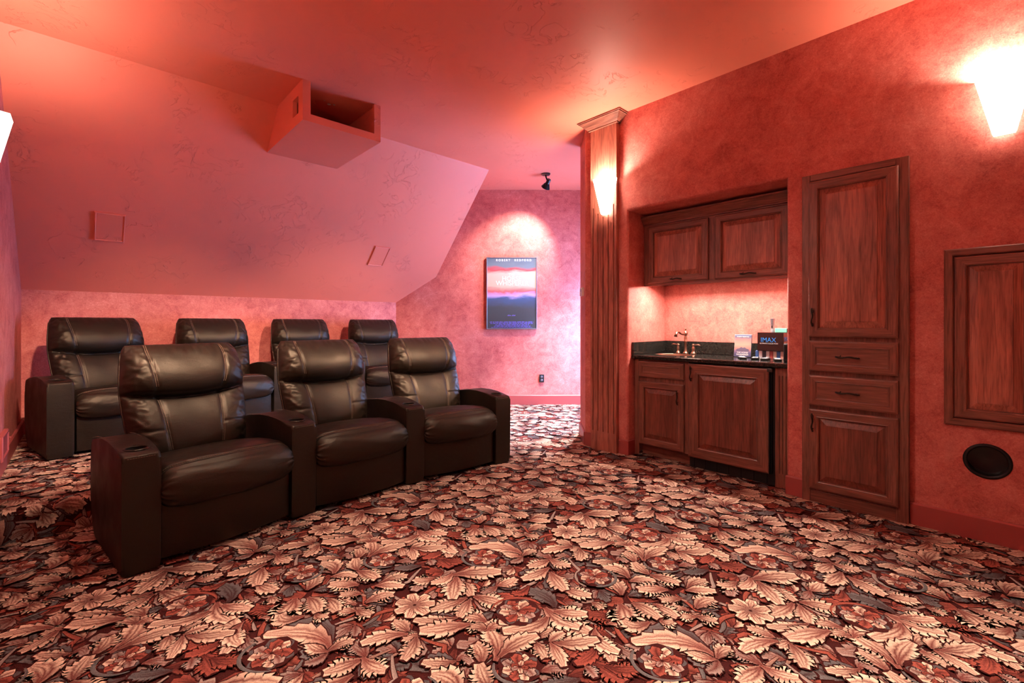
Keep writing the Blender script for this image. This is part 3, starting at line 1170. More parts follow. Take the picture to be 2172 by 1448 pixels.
def catmull(P, n):
    P = [Vector((*p, 0)) for p in P]
    out = []
    m = len(P) - 1
    for k in range(n):
        t = k / (n - 1) * m
        i = min(int(t), m - 1)
        f = t - i
        p0, p1, p2, p3 = P[max(i - 1, 0)], P[i], P[i + 1], P[min(i + 2, m)]
        q = 0.5 * ((2 * p1) + (p2 - p0) * f + (2 * p0 - 5 * p1 + 4 * p2 - p3) * f * f + (3 * p1 - p0 - 3 * p2 + p3) * f ** 3)
        out.append((q.x, q.y))
    return out


SPROF = catmull(SP, 70)
SEAT_SEAM = 5.3 / 14.0


def seat_pt(u, s, lift=0.0):
    t = s * (len(SPROF) - 1)
    i = min(int(t), len(SPROF) - 2)
    f = t - i
    y = SPROF[i][0] * (1 - f) + SPROF[i + 1][0] * f
    z = SPROF[i][1] * (1 - f) + SPROF[i + 1][1] * f
    au = abs(u)
    e = max(0.0, 1 - au ** 9) ** 0.42
    cy, cz = 0.20, 0.375
    fr = max(0.0, min(1.0, (0.25 - y) / 0.25))
    nose = fr * (1 - u * u)
    y2 = cy + (y - cy) * (0.90 + 0.10 * e) - 0.050 * nose
    z2 = cz + (z - cz) * (0.30 + 0.70 * e)
    if s < 0.42:
        z2 += 0.016 * (1 - u * u)
    g = -0.013 * gauss(s - SEAT_SEAM, 0.011)
    kk = max(0.0, (au - 0.80) / 0.20)
    if s > 0.38 and s < 0.85:
        g += 0.005 * kk * math.sin(95 * s + 2 * wob(u, s * 3))
    g += 0.0025 * wob(u * 1.5, s * 4, 1.7) * e
    hw = 0.322 + 0.008 * fr
    n = Vector((0, y2 - cy, (z2 - cz) * 2.0))
    n = n.normalized() if n.length > 1e-6 else Vector((0, 0, 1))
    return (u * hw, y2 + n.y * (g + lift), z2 + n.z * (g + lift))


def arm_mesh(w0, w1):
    """side profile extruded across; w0 front width, w1 rear width"""
    prof = []
    prof += [(0.004, 0.012), (0.0, 0.05), (-0.004, 0.30), (-0.006, 0.545)]
    prof += [(-0.003, 0.566), (0.010, 0.576), (0.10, 0.583), (0.20, 0.594), (0.32, 0.598), (0.46, 0.592), (0.62, 0.572), (0.745, 0.548)]
    prof += [(0.782, 0.535), (0.798, 0.505), (0.80, 0.42), (0.80, 0.22), (0.79, 0.14), (0.765, 0.08), (0.72, 0.035), (0.67, 0.012)]
    prof = [(y * 0.93, z) for y, z in prof]
    bm = bmesh.new()
    cols = []
    for sx in (-1, 1):
        cols.append([bm.verts.new((sx * 0.5 * (w0 + (w1 - w0) * max(0, y) / 0.8), y, z)) for y, z in prof])
    n = len(prof)
    bm.faces.new(cols[0][::-1])
    bm.faces.new(cols[1])
    for i in range(n):
        k = (i + 1) % n
        bm.faces.new([cols[0][i], cols[0][k], cols[1][k], cols[1][i]])
    rim = [e for e in bm.edges if (e.verts[0] in cols[0] and e.verts[1] in cols[0]) or (e.verts[0] in cols[1] and e.verts[1] in cols[1])]
    bmesh.ops.bevel(bm, geom=rim, offset=0.017, segments=4, affect='EDGES', profile=0.55)
    bmesh.ops.recalc_face_normals(bm, faces=bm.faces)
    me = bpy.data.meshes.new('arm')
    bm.to_mesh(me); bm.free()
    me.materials.append(M['leather'])
    o = bpy.data.objects.new('arm', me)
    COL.objects.link(o)
    cu = MB()
    cu.lathe([(0.044, 0.505), (0.044, 0.70)], (0, 0.105, 0), 28)
    c = cu.obj('cutter', M['black'])
    cut(o, c)
    me = o.data
    me.polygons.foreach_set('use_smooth', [True] * len(me.polygons))
    me.set_sharp_from_angle(angle=math.radians(40))
    cup = MB()
    cup.lathe([(0.0435, 0.585), (0.0435, 0.512), (0.0, 0.512)], (0, 0.105, 0), 28, cap0=False, cap1=False)
    cp = cup.obj('cup_liner', M['black'], o, True, auto=40)
    ring = MB()
    rp = []
    for k in range(9):
        t = 2 * math.pi * k / 8
        rp.append((0.0475 + 0.006 * math.cos(t), 0.5835 + 0.0045 * math.sin(t)))
    ring.lathe(rp, (0, 0.105, 0), 32, cap0=False, cap1=False)
    ring.obj('cup_rim', M['leather'], o, True)
    wt = lambda y: 0.5 * (w0 + (w1 - w0) * max(0, y) / 0.8)
    top = [(-0.003, 0.566), (0.010, 0.577), (0.10, 0.5845), (0.20, 0.5955), (0.32, 0.5995), (0.46, 0.5935), (0.62, 0.5735), (0.745, 0.5495)]
    curves = []
    for sx in (-1, 1):
        curves.append([(sx * (wt(y) - 0.010), y + 0.008, z - 0.002) for y, z in top])
    curves.append([(x_, -0.0045, 0.560) for x_ in np.linspace(-w0 / 2 + 0.02, w0 / 2 - 0.02, 6)])
    stitches(curves, 0.0012, parent=o)
    return o


proto = {}
us = dense(72)
vs = [0.5 * (t + 1) for t in dense(110, 1.25)]
bk = pillow(lambda u, v: back_pt(u, v, True), lambda u, v: back_pt(u, v, False), us, vs).obj('backrest', M['leather'])
weld(bk)
cv = []
for sg in (-1, 1):
    for dlt in (-0.016, 0.016):
        cv.append([back_pt(sg * (seam_u(v) + dlt), v, True, 0.0012) for v in np.linspace(0.61, 0.985, 26)])
        cv.append([back_pt(sg * (seam_u(v) + dlt), v, True, 0.0012) for v in np.linspace(0.10, 0.52, 34)])
stitches(cv, 0.0014, parent=bk)
for sg in (-1, 1):
    pip = MB()
    pip.tube([back_pt(sg * 0.999, v, True) for v in np.linspace(0.05, 0.93, 40)], 0.0045, 6)
    pip.obj('welt', M['leather'], bk, True)
proto['back'] = bk

mb = MB()
us2 = dense(56, 1.9)
ss = list(np.linspace(0, 1, 96))
nu = len(us2)
mb.v = [seat_pt(u, s) for s in ss for u in us2]
for j in range(len(ss) - 1):
    for i in range(nu - 1):
        mb.f.append((j * nu + i, j * nu + i + 1, (j + 1) * nu + i + 1, (j + 1) * nu + i)); mb.m.append(0)
for i in (0, nu - 1):
    mb.f.append(tuple(j * nu + i for j in range(len(ss)))); mb.m.append(0)
st = mb.obj('seat_cushion', M['leather'], smooth=True)
stitches([[seat_pt(u, SEAT_SEAM + dl, 0.0012) for u in np.linspace(-0.93, 0.93, 40)] for dl in (-0.009, 0.009)], 0.0017, parent=st)
proto['seat'] = st

mb = MB()
n = 24
rs = []
for z, ins in ((0.030, 0.016), (0.036, 0.004), (0.05, 0.0), (0.30, 0.0)):
    r = []
    for u in np.linspace(-1, 1, n):
        r.append((u * 0.318, 0.022 + ins - 0.036 * (1 - u * u), z))
    r += [(0.318, 0.10, z), (-0.318, 0.10, z)]
    rs.append(r)
mb.rings(rs)
proto['foot'] = mb.obj('footrest', M['leather'], smooth=True, auto=40)
mb = MB()
mb.bevbox(-0.31, 0.31, 0.11, 0.72, 0.012, 0.30, 0.012)
mb.bevbox(-0.29, 0.29, 0.58, 0.76, 0.012, 0.52, 0.012)
proto['base'] = mb.obj('base', M['leather'], smooth=True, auto=40)
proto['arm_end'] = arm_mesh(0.150, 0.150)
proto['arm_mid'] = arm_mesh(0.150, 0.235)
used = set()


def take(key, parent, loc=(0, 0, 0), rz=0.0):
    src = proto[key]
    if key in used:
        o = copy_tree(src, parent)
    else:
        used.add(key)
        o = src
        o.parent = parent
    o.location = loc
    o.rotation_euler = (0, 0, rz)
    return o


def seat_row(j0, angs, pitch, zf, labels, group):
    j = Vector(j0)
    for k, ang in enumerate(angs):
        t = Vector((math.cos(math.radians(ang)), math.sin(math.radians(ang))))
        c = j + t * pitch / 2
        r = empty('theater_recliner', W(c.x, c.y, zf), ANG + math.radians(ang), labels[k], 'recliner', group)
        for key in ('back', 'seat', 'foot', 'base'):
            take(key, r)
        if k == 0:
            take('arm_end', r, (-pitch / 2, 0, 0), math.radians(-3))
        last = k == len(angs) - 1
        nxt = 0 if last else math.radians((angs[k + 1] - ang) / 2)
        take('arm_end' if last else 'arm_mid', r, (pitch / 2, 0, 0), nxt)
        j = j + t * pitch


seat_row((0.207, 2.785), (10.5, 2.0, -6.0), 0.805, 0.006,
         ['front-row brown leather recliner nearest the carpeted step, largest in view',
          'middle brown leather recliner of the front row of three',
          'front-row brown leather recliner nearest the wet bar and fluted pilaster'],
         'leather recliners in the front row')
seat_row((-0.115, 4.757), (15.0, 6.5, -0.5, -7.5), 0.826, H_RISER + 0.006,
         ['back-row brown leather recliner in the corner beside the left wall',
          'second back-row leather recliner from the left wall, behind the nearest front seat',
          'third back-row leather recliner from the left wall',
          'back-row leather recliner nearest the framed poster, bluish sheen on its back'],
         'leather recliners in the back row on the platform')

# ------------------------------------------------------------------ projector housing on the ceiling
PA0, PA1, PB0, PZ = 1.26, 1.92, 3.73, 2.80
B_END = B_CREASE + (ZC - PZ) / SL
prj = empty('projector_housing', W(PA0, PB0, PZ), ANG, 'red painted box projector housing hung under the sloping ceiling', 'projector box')


def pj(x, y, z):
    return (x, y, z - PZ)


Wd = PA1 - PA0
tk = 0.035
yk = B_CREASE - PB0
ye = B_END - PB0
mb = MB()
# bottom board
mb.rings([[pj(0, 0, PZ), pj(Wd, 0, PZ), pj(Wd, 0, PZ + tk), pj(0, 0, PZ + tk)],
          [pj(0, ye, PZ), pj(Wd, ye, PZ), pj(Wd, ye - tk / SL, PZ + tk), pj(0, ye - tk / SL, PZ + tk)]])
mb.obj('bottom_board', M['ceil'], prj)


def side(x0, x1, hole):
    mb = MB()
    prof = [(0.0, PZ + tk), (ye - tk / SL, PZ + tk), (yk, ZC), (0.0, ZC)]
    if not hole:
        mb.rings([[pj(x0, y, z) for y, z in prof], [pj(x1, y, z) for y, z in prof]])
    else:
        h0, h1, g0, g1 = 0.10, 0.235, 2.885, 3.025
        for y0, y1, z0, z1 in ((0, h0, PZ + tk, ZC), (h0, h1, PZ + tk, g0), (h0, h1, g1, ZC), (h1, yk, PZ + tk, ZC)):
            mb.box(x0, x1, y0, y1, z0 - PZ, z1 - PZ)
        tri = [(yk, PZ + tk), (ye - tk / SL, PZ + tk), (yk, ZC)]
        mb.rings([[pj(x0, y, z) for y, z in tri], [pj(x1, y, z) for y, z in tri]])
    return mb.obj('side_board', M['ceil'], prj)


side(0, tk, True)
side(Wd - tk, Wd, False)
fr = 0.06
for q_ in ((tk, fr, 0, tk, tk, ZC - PZ), (Wd - fr, Wd - tk, 0, tk, tk, ZC - PZ), (fr, Wd - fr, 0, tk, tk, fr)):
    MB().box(*q_).obj('front_frame', M['ceil'], prj)
for cx_, cz_, r_ in ((0.30, 0.255, 0.016), (0.345, 0.265, 0.010), (0.26, 0.275, 0.007)):
    mb = MB()
    mb.lathe([(0.0, 0), (r_, 0.0), (r_ * 0.7, 0.004), (0, 0.005)], (cx_, 0.24, cz_ + 0.045), 9, cap0=False, cap1=False)
    mb.obj('plaster_chip', M['chip'], prj)
MB().bevbox(Wd - 0.115, Wd - 0.075, 0.20, 0.24, tk, 0.13, 0.004).obj('cable_end', M['chip'], prj)

# flush speaker covers on the slope
e_up = Vector((-U.x, -U.y, SL)).normalized()
e_rt = Vector((V.x, V.y, 0))
e_n = e_rt.cross(e_up)
for a0, bc, lab in ((0.182, 5.460, 'red square speaker cover on the slope above the corner recliner'),
                    (2.782, 5.457, 'red square speaker cover on the slope near the poster wall')):
    c = Vector(W(a0, bc, ZC - SL * (bc - B_CREASE)))
    r = empty('speaker_cover', c, 0, lab, 'speaker', 'speaker covers set in the sloping ceiling')
    mat4 = Matrix((e_rt, e_up, -e_n if e_n.z > 0 else e_n)).transposed()
    r.rotation_euler = mat4.to_euler()
    hx, hh = 0.104, 0.156
    rr = [[(-hx + i, -hh + i, z), (hx - i, -hh + i, z), (hx - i, hh - i, z), (-hx + i, hh - i, z)]
          for i, z in ((0, 0), (0.001, 0.013), (0.006, 0.017), (0.012, 0.013), (0.014, 0.009))]
    mb = MB(); mb.rings(rr, True, False)
    mb.obj('frame', M['ceil'], r)
    mb = MB(); mb.rings([[(-hx + i, -hh + i, z), (hx - i, -hh + i, z), (hx - i, hh - i, z), (-hx + i, hh - i, z)] for i, z in ((0.014, 0.004), (0.014, 0.0095), (0.016, 0.011))])
    mb.obj('grille', M['ceil'], r)

# ------------------------------------------------------------------ wall sconces


def make_sconce(name, a, b, rz, label, lit=1.0, z=2.212):
    r = empty(name, W(a, b, z), rz, label, 'wall lamp', 'alabaster wall sconces')
    # three tapering panes, open at the top: (half width at wall, half width at front, depth, height)
    rings = []
    for hw, fw, d, z in ((0.040, 0.026, 0.055, 0.0), (0.045, 0.029, 0.059, 0.012), (0.110, 0.072, 0.115, 0.308), (0.112, 0.074, 0.117, 0.318)):
        rings.append([(-hw, -0.002, z), (-fw, -d, z), (fw, -d, z), (hw, -0.002, z)])
    mb = MB()
    outer = rings
    mb.rings(outer, True, False, False)
    t = 0.006
    inner = [[(p[0] * (1 - t / max(0.03, abs(p[0]))), p[1] + (t if p[1] < -0.01 else 0), p[2] + (t if i == 0 else 0)) for p in rg] for i, rg in enumerate(rings)]
    mb.rings(inner, True, False, False)
    n = len(mb.v)
    for j in range(3):
        mb.f.append((12 + j, 13 + j, 16 + 4 + 12 - 4 + j + 1 - 0 if False else 16 + 13 + j, 16 + 12 + j)); mb.m.append(0)
    mb.obj('glass_shade', M['glass_shade'], r)
    MB().bevbox(-0.035, 0.035, -0.012, 0.0, 0.06, 0.25, 0.004).obj('wall_plate', M['bronze'], r)
    mb = MB()
    mb.lathe([(0.0, 0.0), (0.012, 0.004), (0.012, 0.05), (0.024, 0.085), (0.028, 0.11), (0.02, 0.135), (0, 0.145)], (0, -0.058, 0.10), 14, cap0=False, cap1=False)
    mb.obj('bulb', M['bulb'], r, True)
    ld = bpy.data.lights.new('bulb_light', 'POINT')
    ld.energy = P_SCONCE_POINT * lit
    ld.color = WARM
    ld.shadow_soft_size = 0.03
    lo = bpy.data.objects.new('bulb_light', ld)
    lo.parent = r
    lo.location = (0, -0.066, 0.268)
    COL.objects.link(lo)
    return r


make_sconce('wall_sconce', 3.555, 2.485, ROT_BAR, 'lit glass sconce on the fluted wooden pilaster')
make_sconce('wall_sconce', A_R, -0.03, ROT_BAR, 'large lit glass sconce on the red wall right of the tall cabinet')
make_sconce('wall_sconce', A_L, 3.74, ROT_LEFT, 'lit glass sconce cut off by the left edge of the view', 1.0, 2.02)
make_sconce('wall_sconce', A_L, 1.73, ROT_LEFT, 'added unseen glass sconce on the left wall, beside the viewer')  # added beside the view to brighten the ceiling
make_sconce('wall_sconce', A_R, -2.55, ROT_BAR, 'added unseen glass sconce on the bar wall, behind the viewer')  # added out of view to light the foreground
make_sconce('wall_sconce', A_L, -0.80, ROT_LEFT, 'added unseen glass sconce on the left wall, behind the viewer')  # another added sconce, unseen, filling the near end with light


def added_can_light(a, b, power, label, ang=96, aim=None, col=WARM):  # unseen ceiling lamp, added to brighten the room
    r = empty('added_downlight', W(a, b, ZC if b < 3 else 3.138), 0, label, 'added ceiling lamp', 'added unseen downlights')
    mb = MB()
    mb.lathe([(0.050, -0.002), (0.085, -0.001), (0.085, -0.006), (0.055, -0.012), (0.050, -0.002)], (0, 0, 0), 24, cap0=False, cap1=False)
    mb.obj('trim_ring', M['white'], r, True, auto=30)
    mb = MB()
    mb.lathe([(0.051, -0.0015), (0.051, -0.0035), (0.0, -0.0040)], (0, 0, 0), 20, cap0=False, cap1=False)
    mb.obj('lens', M['bulb'], r, True)
    ld = bpy.data.lights.new('downlight', 'SPOT')
    ld.energy = power
    ld.color = col
    ld.spot_size = math.radians(ang)
    ld.spot_blend = 0.6
    ld.shadow_soft_size = 0.05
    lo = bpy.data.objects.new('downlight', ld)
    lo.parent = r
    lo.location = (0, 0, -0.02)
    if aim:
        lo.rotation_euler = (Vector(aim) - Vector(r.location)).to_track_quat('-Z', 'Y').to_euler()
    COL.objects.link(lo)


added_can_light(0.85, 2.15, P_ADDED_CAN * 0.22, 'added unseen ceiling downlight before the front row of seats', 150)
for a_, nm in ((0.55, 'left'), (2.25, 'right')):  # added spots, shaped to brighten the knee wall and seat backs
    added_can_light(a_, 1.85 if a_ < 1 else 1.2, P_ADDED_CAN * (1.45 if a_ < 1 else 1.75), 'added unseen ceiling downlight turned toward the %s half of the seat rows' % nm, 46, W(a_ + 0.05, 5.4, 0.35), (1.0, 0.74, 0.56))
added_can_light(1.05, 0.75, P_ADDED_CAN * 0.60, 'added unseen ceiling downlight over the middle of the carpet', 72)
added_can_light(1.2, -1.2, P_ADDED_CAN * 0.68, 'added unseen ceiling downlight toward the screen end', 84)
added_can_light(*AB(1.05, 5.75), P_ADDED_CAN * 2.4, 'added unseen ceiling downlight in the side passage', 72, None, (0.9, 0.92, 1.0))  # added behind the bar wall to whiten the passage floor

# ------------------------------------------------------------------ pilaster
PIL_B0, PIL_B1 = 2.382, 2.672
pw = PIL_B1 - PIL_B0
pil = empty('fluted_pilaster', W(A_R, PIL_B1), ROT_BAR, 'tall fluted mahogany pilaster with crown at the end of the bar wall', 'pilaster')
pd = 0.045
mb = MB()
mb.box(0, pw, -pd + 0.012, 0, 0, 3.05)
nf = 5
cell = pw / nf
ztop = [2.30, 2.24, 2.20, 2.24, 2.30]
xs_prev = 0.0
for k in range(nf):
    xc = (k + 0.5) * cell
    hw_ = 0.006
    mb.box(xs_prev, xc - hw_, -pd, -pd + 0.012, 0, 3.05)
    mb.box(xc - hw_, xc + hw_, -pd, -pd + 0.012, 0, 0.185)
    mb.box(xc - hw_, xc + hw_, -pd, -pd + 0.012, ztop[k], 3.05)
    xs_prev = xc + hw_
mb.box(xs_prev, pw, -pd, -pd + 0.012, 0, 3.05)
mb.obj('shaft', M['wood_lit'], pil)


def crown(prof, x0, x1, d, name, parent, loc=(0, 0, 0), sides=True):
    mb = MB()
    rs = []
    for o_, z in prof:
        ol = o_ if sides else 0
        rs.append([(x0 - ol, 0, z), (x0 - ol, -d - o_, z), (x1 + ol, -d - o_, z), (x1 + ol, 0, z)])
    mb.rings(rs, True, True, True)
    return mb.obj(name, M['woodh'], parent, loc=loc)


crown([(0.0, 3.035), (0.016, 3.037), (0.016, 3.047), (0.024, 3.050), (0.075, 3.098), (0.082, 3.100), (0.082, 3.107), (0.092, 3.109), (0.092, 3.1185)],
      0, pw, pd, 'crown_moulding', pil)

# ------------------------------------------------------------------ cabinets
WOODS = [M['woodh'], M['woodv']]


def rect(x0, x1, z0, z1, i, y):
    return [(x0 + i, y, z0 + i), (x1 - i, y, z0 + i), (x1 - i, y, z1 - i), (x0 + i, y, z1 - i)]


MIS = [0, 1, 0, 1]


def door(parent, x0, x1, z0, z1, y, stile=0.058, t=0.022, name='door', panel='wood_shaded'):
    """raised panel door; front face at y - t. returns the door object"""
    w_, h_ = x1 - x0, z1 - z0
    mb = MB()
    mb.rings([rect(0, w_, 0, h_, i, d) for i, d in ((0, 0), (0, -t + 0.006), (0.003, -t + 0.003), (0.009, -t), (stile - 0.012, -t), (stile - 0.008, -t - 0.002),
                                                   (stile - 0.003, -t + 0.001), (stile, -t + 0.005), (stile + 0.002, -t + 0.0185))], True, False, True, 1, MIS)
    d_ = mb.obj(name, WOODS, parent, loc=(x0, y, z0))
    mb = MB()
    s = stile
    bw = min(0.045, (w_ - 2 * s) * 0.2)
    mb.rings([rect(0, w_, 0, h_, i, d) for i, d in ((s, -t + 0.0195), (s + 0.001, -t + 0.0175), (s + 0.006, -t + 0.0170), (s + bw - 0.004, -t + 0.0045), (s + bw - 0.003, -t + 0.0010), (s + bw + 0.002, -t + 0.0005))],
             False, True, True, 1, [1, 1, 1, 1])
    mb.obj('raised_panel', [M['woodh'], M[panel]], d_)
    return d_


def drawer(parent, x0, x1, z0, z1, y, t=0.020):
    w_, h_ = x1 - x0, z1 - z0
    mb = MB()
    mb.rings([rect(0, w_, 0, h_, i, d) for i, d in ((0, 0), (0, -t + 0.006), (0.003, -t + 0.003), (0.010, -t), (0.038, -t), (0.041, -t - 0.0015), (0.044, -t + 0.003), (0.050, -t + 0.0045))],
             True, True, True, 0, MIS)
    return mb.obj('drawer', WOODS, parent, loc=(x0, y, z0))


def handle(parent, x, z, L, vertical, y=-0.020):
    mb = MB()
    pts, rr = [], []
    for k in range(11):
        s = k / 10 - 0.5
        off = 0.0035 * math.sin(9 * s + 0.8)
        out = -0.026 + 0.010 * (2 * s) ** 4
        pts.append((x + (off if vertical else s * L), y + out, z + (s * L if vertical else off)))
        rr.append(0.0042 + 0.0018 * abs(math.sin(5 * s + 0.4)))
    mb.tube(pts, rr, 8)
    for s in (-0.36, 0.36):
        p = (x + (0 if vertical else s * L), z + (s * L if vertical else 0))
        mb.tube([(p[0], y + 0.002, p[1]), (p[0], y - 0.024, p[1])], 0.004, 8)
    s = -0.30 if not vertical else 0.26
    p = (x + (0.004 if vertical else s * L), z + (s * L if vertical else 0.004))
    mb.tube([(p[0], y - 0.024, p[1]), (p[0] + (0.007 if vertical else 0.006), y - 0.030, p[1] + 0.009)], [0.004, 0.002], 6)
    return mb.obj('handle', M['bronze'], parent, True)


# tall built-in cabinet (x runs right along the wall, from b = 0.905 to 0.355)
tall = empty('tall_cabinet', W(A_R, 0.905), ROT_BAR, 'tall mahogany built-in cabinet with two doors and two drawers', 'cabinet')
TW, TH, TY = 0.55, 2.195, -0.030
mb = MB()
mb.box(0, TW, TY, 0, 0.0, TH)
mb.obj('body', M['woodv'], tall)
for x0, x1 in ((0, 0.048), (TW - 0.060, TW)):
    MB().bevbox(x0, x1, TY - 0.010, TY + 0.001, 0, TH, 0.003).obj('stile', M['woodv'], tall)
MB().bevbox(0.048, TW - 0.060, TY - 0.010, TY + 0.001, TH - 0.042, TH, 0.003).obj('top_rail', M['woodh'], tall)
MB().bevbox(0.048, TW - 0.060, TY - 0.006, TY + 0.001, 0.0, 0.088, 0.003).obj('kick_board', M['woodh'], tall)
dx0, dx1 = 0.042, TW - 0.046
d = door(tall, dx0, dx1, 1.112, 2.145, TY - 0.010, panel='wood_lit')
handle(d, 0.026, 0.130, 0.118, True)
for z0, z1 in ((0.885, 1.085), (0.657, 0.857)):
    d = drawer(tall, dx0, dx1, z0, z1, TY - 0.010)
    handle(d, (dx1 - dx0) * 0.47, (z1 - z0) / 2, 0.125, False)
d = door(tall, dx0, dx1, 0.100, 0.632, TY - 0.010)
handle(d, 0.026, 0.445, 0.118, True)

# framed access door further right
acc = empty('access_panel', W(A_R, 0.205, 0.628), ROT_BAR, 'framed mahogany access door set in the wall at the right edge', 'wall panel')
AW, AH = 0.40, 0.992
mb = MB()
mb.rings([rect(0, AW, 0, AH, i, d_) for i, d_ in ((0, 0), (0.0, -0.018), (0.006, -0.024), (0.034, -0.024), (0.040, -0.018), (0.040, -0.004))], True, False, True, 1, MIS)
mb.obj('frame', WOODS, acc)
door(acc, 0.043, AW - 0.043, 0.046, AH - 0.046, -0.004, 0.052, panel='wood_lit')

# round vent below it
vent = empty('round_vent', W(A_R, VENT_B, VENT_Z), ROT_BAR, 'round black vent hole low in the red wall under the access door', 'vent')
mb = MB()
mb.lathe([(VENT_R - 0.010, 0.0), (VENT_R - 0.010, -0.006), (VENT_R, -0.009), (VENT_R + 0.006, -0.006), (VENT_R + 0.008, 0.0)], (0, 0, 0), 40, 'y', False, False)
mb.obj('rim', M['blackmetal'], vent, True)
mb = MB()
mb.lathe([(VENT_R - 0.002, 0.0), (VENT_R - 0.004, 0.10), (0.0, 0.105)], (0, 0, 0), 32, 'y', False, False)
mb.obj('duct', M['black'], vent, True, auto=40)
mb = MB()
for k, dz in enumerate((-0.045, -0.053)):
    mb.tube([(math.sin(t) * 0.075, 0.02, -math.cos(t) * (0.072 - k * 0.007)) for t in np.linspace(-0.7, 0.7, 12)], 0.0012, 5)
mb.obj('seam', M['blackmetal'], vent)

# ---------------- wet bar (x from the left jamb at b = 2.29, going right; y into the wall)
BX = lambda b: NICHE_B1 - b
bar_o = W(A_R, NICHE_B1)
YF = 0.095        # face of base cabinets behind the wall line
upper = empty('upper_cabinet', W(A_R, NICHE_B1, 1.55), ROT_BAR, 'two-door mahogany upper cabinet inside the bar niche', 'cabinet')
UY = 0.285
UL = NICHE_B1 - NICHE_B0 - 0.004
MB().box(0.004, UL, UY, 0.66, 0.028, 0.645).obj('body', M['woodv'], upper)
for z0, z1 in ((0.0, 0.030), (0.545, 0.645)):
    MB().bevbox(0.004, UL, UY - 0.012, UY + 0.003, z0, z1, 0.002).obj('rail', M['woodh'], upper)
for x0, x1 in ((0.004, 0.06), (0.60, 0.69), (UL - 0.06, UL)):
    MB().bevbox(x0, x1, UY - 0.0115, UY + 0.001, 0.028, 0.547, 0.002).obj('stile', M['woodv'], upper)
mb = MB()
rs = []
for o_, z in ((0.0, 0.560), (0.014, 0.563), (0.014, 0.572), (0.020, 0.576), (0.055, 0.628), (0.060, 0.630), (0.060, 0.644)):
    rs.append([(0.004, UY, z), (0.004, UY - 0.012 - o_, z), (UL, UY - 0.012 - o_, z), (UL, UY, z)])
mb.rings(rs)
mb.obj('crown_moulding', M['woodh'], upper)
d = door(upper, 0.052, 0.618, 0.022, 0.548, UY - 0.012, panel='wood_lit')
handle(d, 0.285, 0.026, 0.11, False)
d = door(upper, 0.672, 1.225, 0.022, 0.548, UY - 0.012, panel='wood_lit')
handle(d, 0.27, 0.026, 0.12, False)

base = empty('sink_cabinet', W(A_R, NICHE_B1), ROT_BAR, 'mahogany sink base cabinet with one drawer front and one door', 'cabinet')
MB().box(0.018, 0.530, YF, 0.655, 0.105, 0.745).obj('body', M['woodv'], base)
MB().box(0.018, 0.530, YF, YF + 0.02, 0.745, 0.878).obj('top_rail', M['woodh'], base)
MB().bevbox(0.018, 0.062, YF - 0.006, YF + 0.002, 0.004, 0.878, 0.002).obj('stile', M['woodv'], base)
MB().bevbox(0.486, 0.530, YF - 0.006, YF + 0.002, 0.105, 0.878, 0.002).obj('stile', M['woodv'], base)
MB().box(0.062, 0.530, YF + 0.055, YF + 0.07, 0.004, 0.105).obj('kick_board', M['woodh'], base)
d = drawer(base, 0.064, 0.492, 0.722, 0.862, YF - 0.006)
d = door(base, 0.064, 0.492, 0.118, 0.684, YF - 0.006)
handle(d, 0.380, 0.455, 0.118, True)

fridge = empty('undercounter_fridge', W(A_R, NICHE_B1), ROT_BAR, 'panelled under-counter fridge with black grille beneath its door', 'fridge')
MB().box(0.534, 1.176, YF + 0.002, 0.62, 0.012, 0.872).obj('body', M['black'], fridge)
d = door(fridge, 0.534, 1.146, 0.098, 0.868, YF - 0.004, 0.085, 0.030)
handle(d, 0.030, 0.690, 0.118, True, -0.030)
for x0, x1, y0 in ((1.147, 1.153, YF - 0.036), (1.158, 1.163, YF - 0.030)):
    MB().bevbox(x0, x1, y0, YF, 0.098, 0.868, 0.002).obj('door_trim', M['blackmetal'], fridge)
mb = MB().bevbox(1.135, 1.172, YF - 0.040, YF - 0.005, 0.845, 0.872, 0.004)
mb.obj('hinge', M['black'], fridge)
g = MB().box(0.540, 1.172, YF + 0.010, YF + 0.02, 0.008, 0.096).obj('grille', M['black'], fridge)
mb = MB()
for c in range(6):
    for r_ in range(5):
        x0 = 0.585 + c * 0.092
        mb.bevbox(x0, x0 + 0.068, YF + 0.002, YF + 0.011, 0.022 + r_ * 0.0125, 0.028 + r_ * 0.0125, 0.0015, 1)
for c in range(7):
    x0 = 0.566 + c * 0.092
    mb.bevbox(x0, x0 + 0.012, YF + 0.001, YF + 0.011, 0.014, 0.09, 0.0015, 1)
mb.obj('louvre', M['blackmetal'], g)['kind'] = 'stuff'

fil = empty('filler_panel', W(A_R, NICHE_B1), ROT_BAR, 'narrow fluted mahogany filler between fridge and niche side', 'panel')
mb = MB()
mb.box(1.180, 1.276, YF + 0.006, YF + 0.03, 0.004, 0.878)
x0 = 1.180
for x1 in (1.206, 1.228, 1.250, 1.276):
    mb.box(x0, x1, YF - 0.004, YF + 0.006, 0.004, 0.878)
    x0 = x1 + 0.004
mb.box(1.180, 1.276, YF - 0.0039, YF + 0.006, 0.004, 0.11).box(1.180, 1.276, YF - 0.0039, YF + 0.006, 0.82, 0.878)
mb.obj('board', M['woodv'], fil)

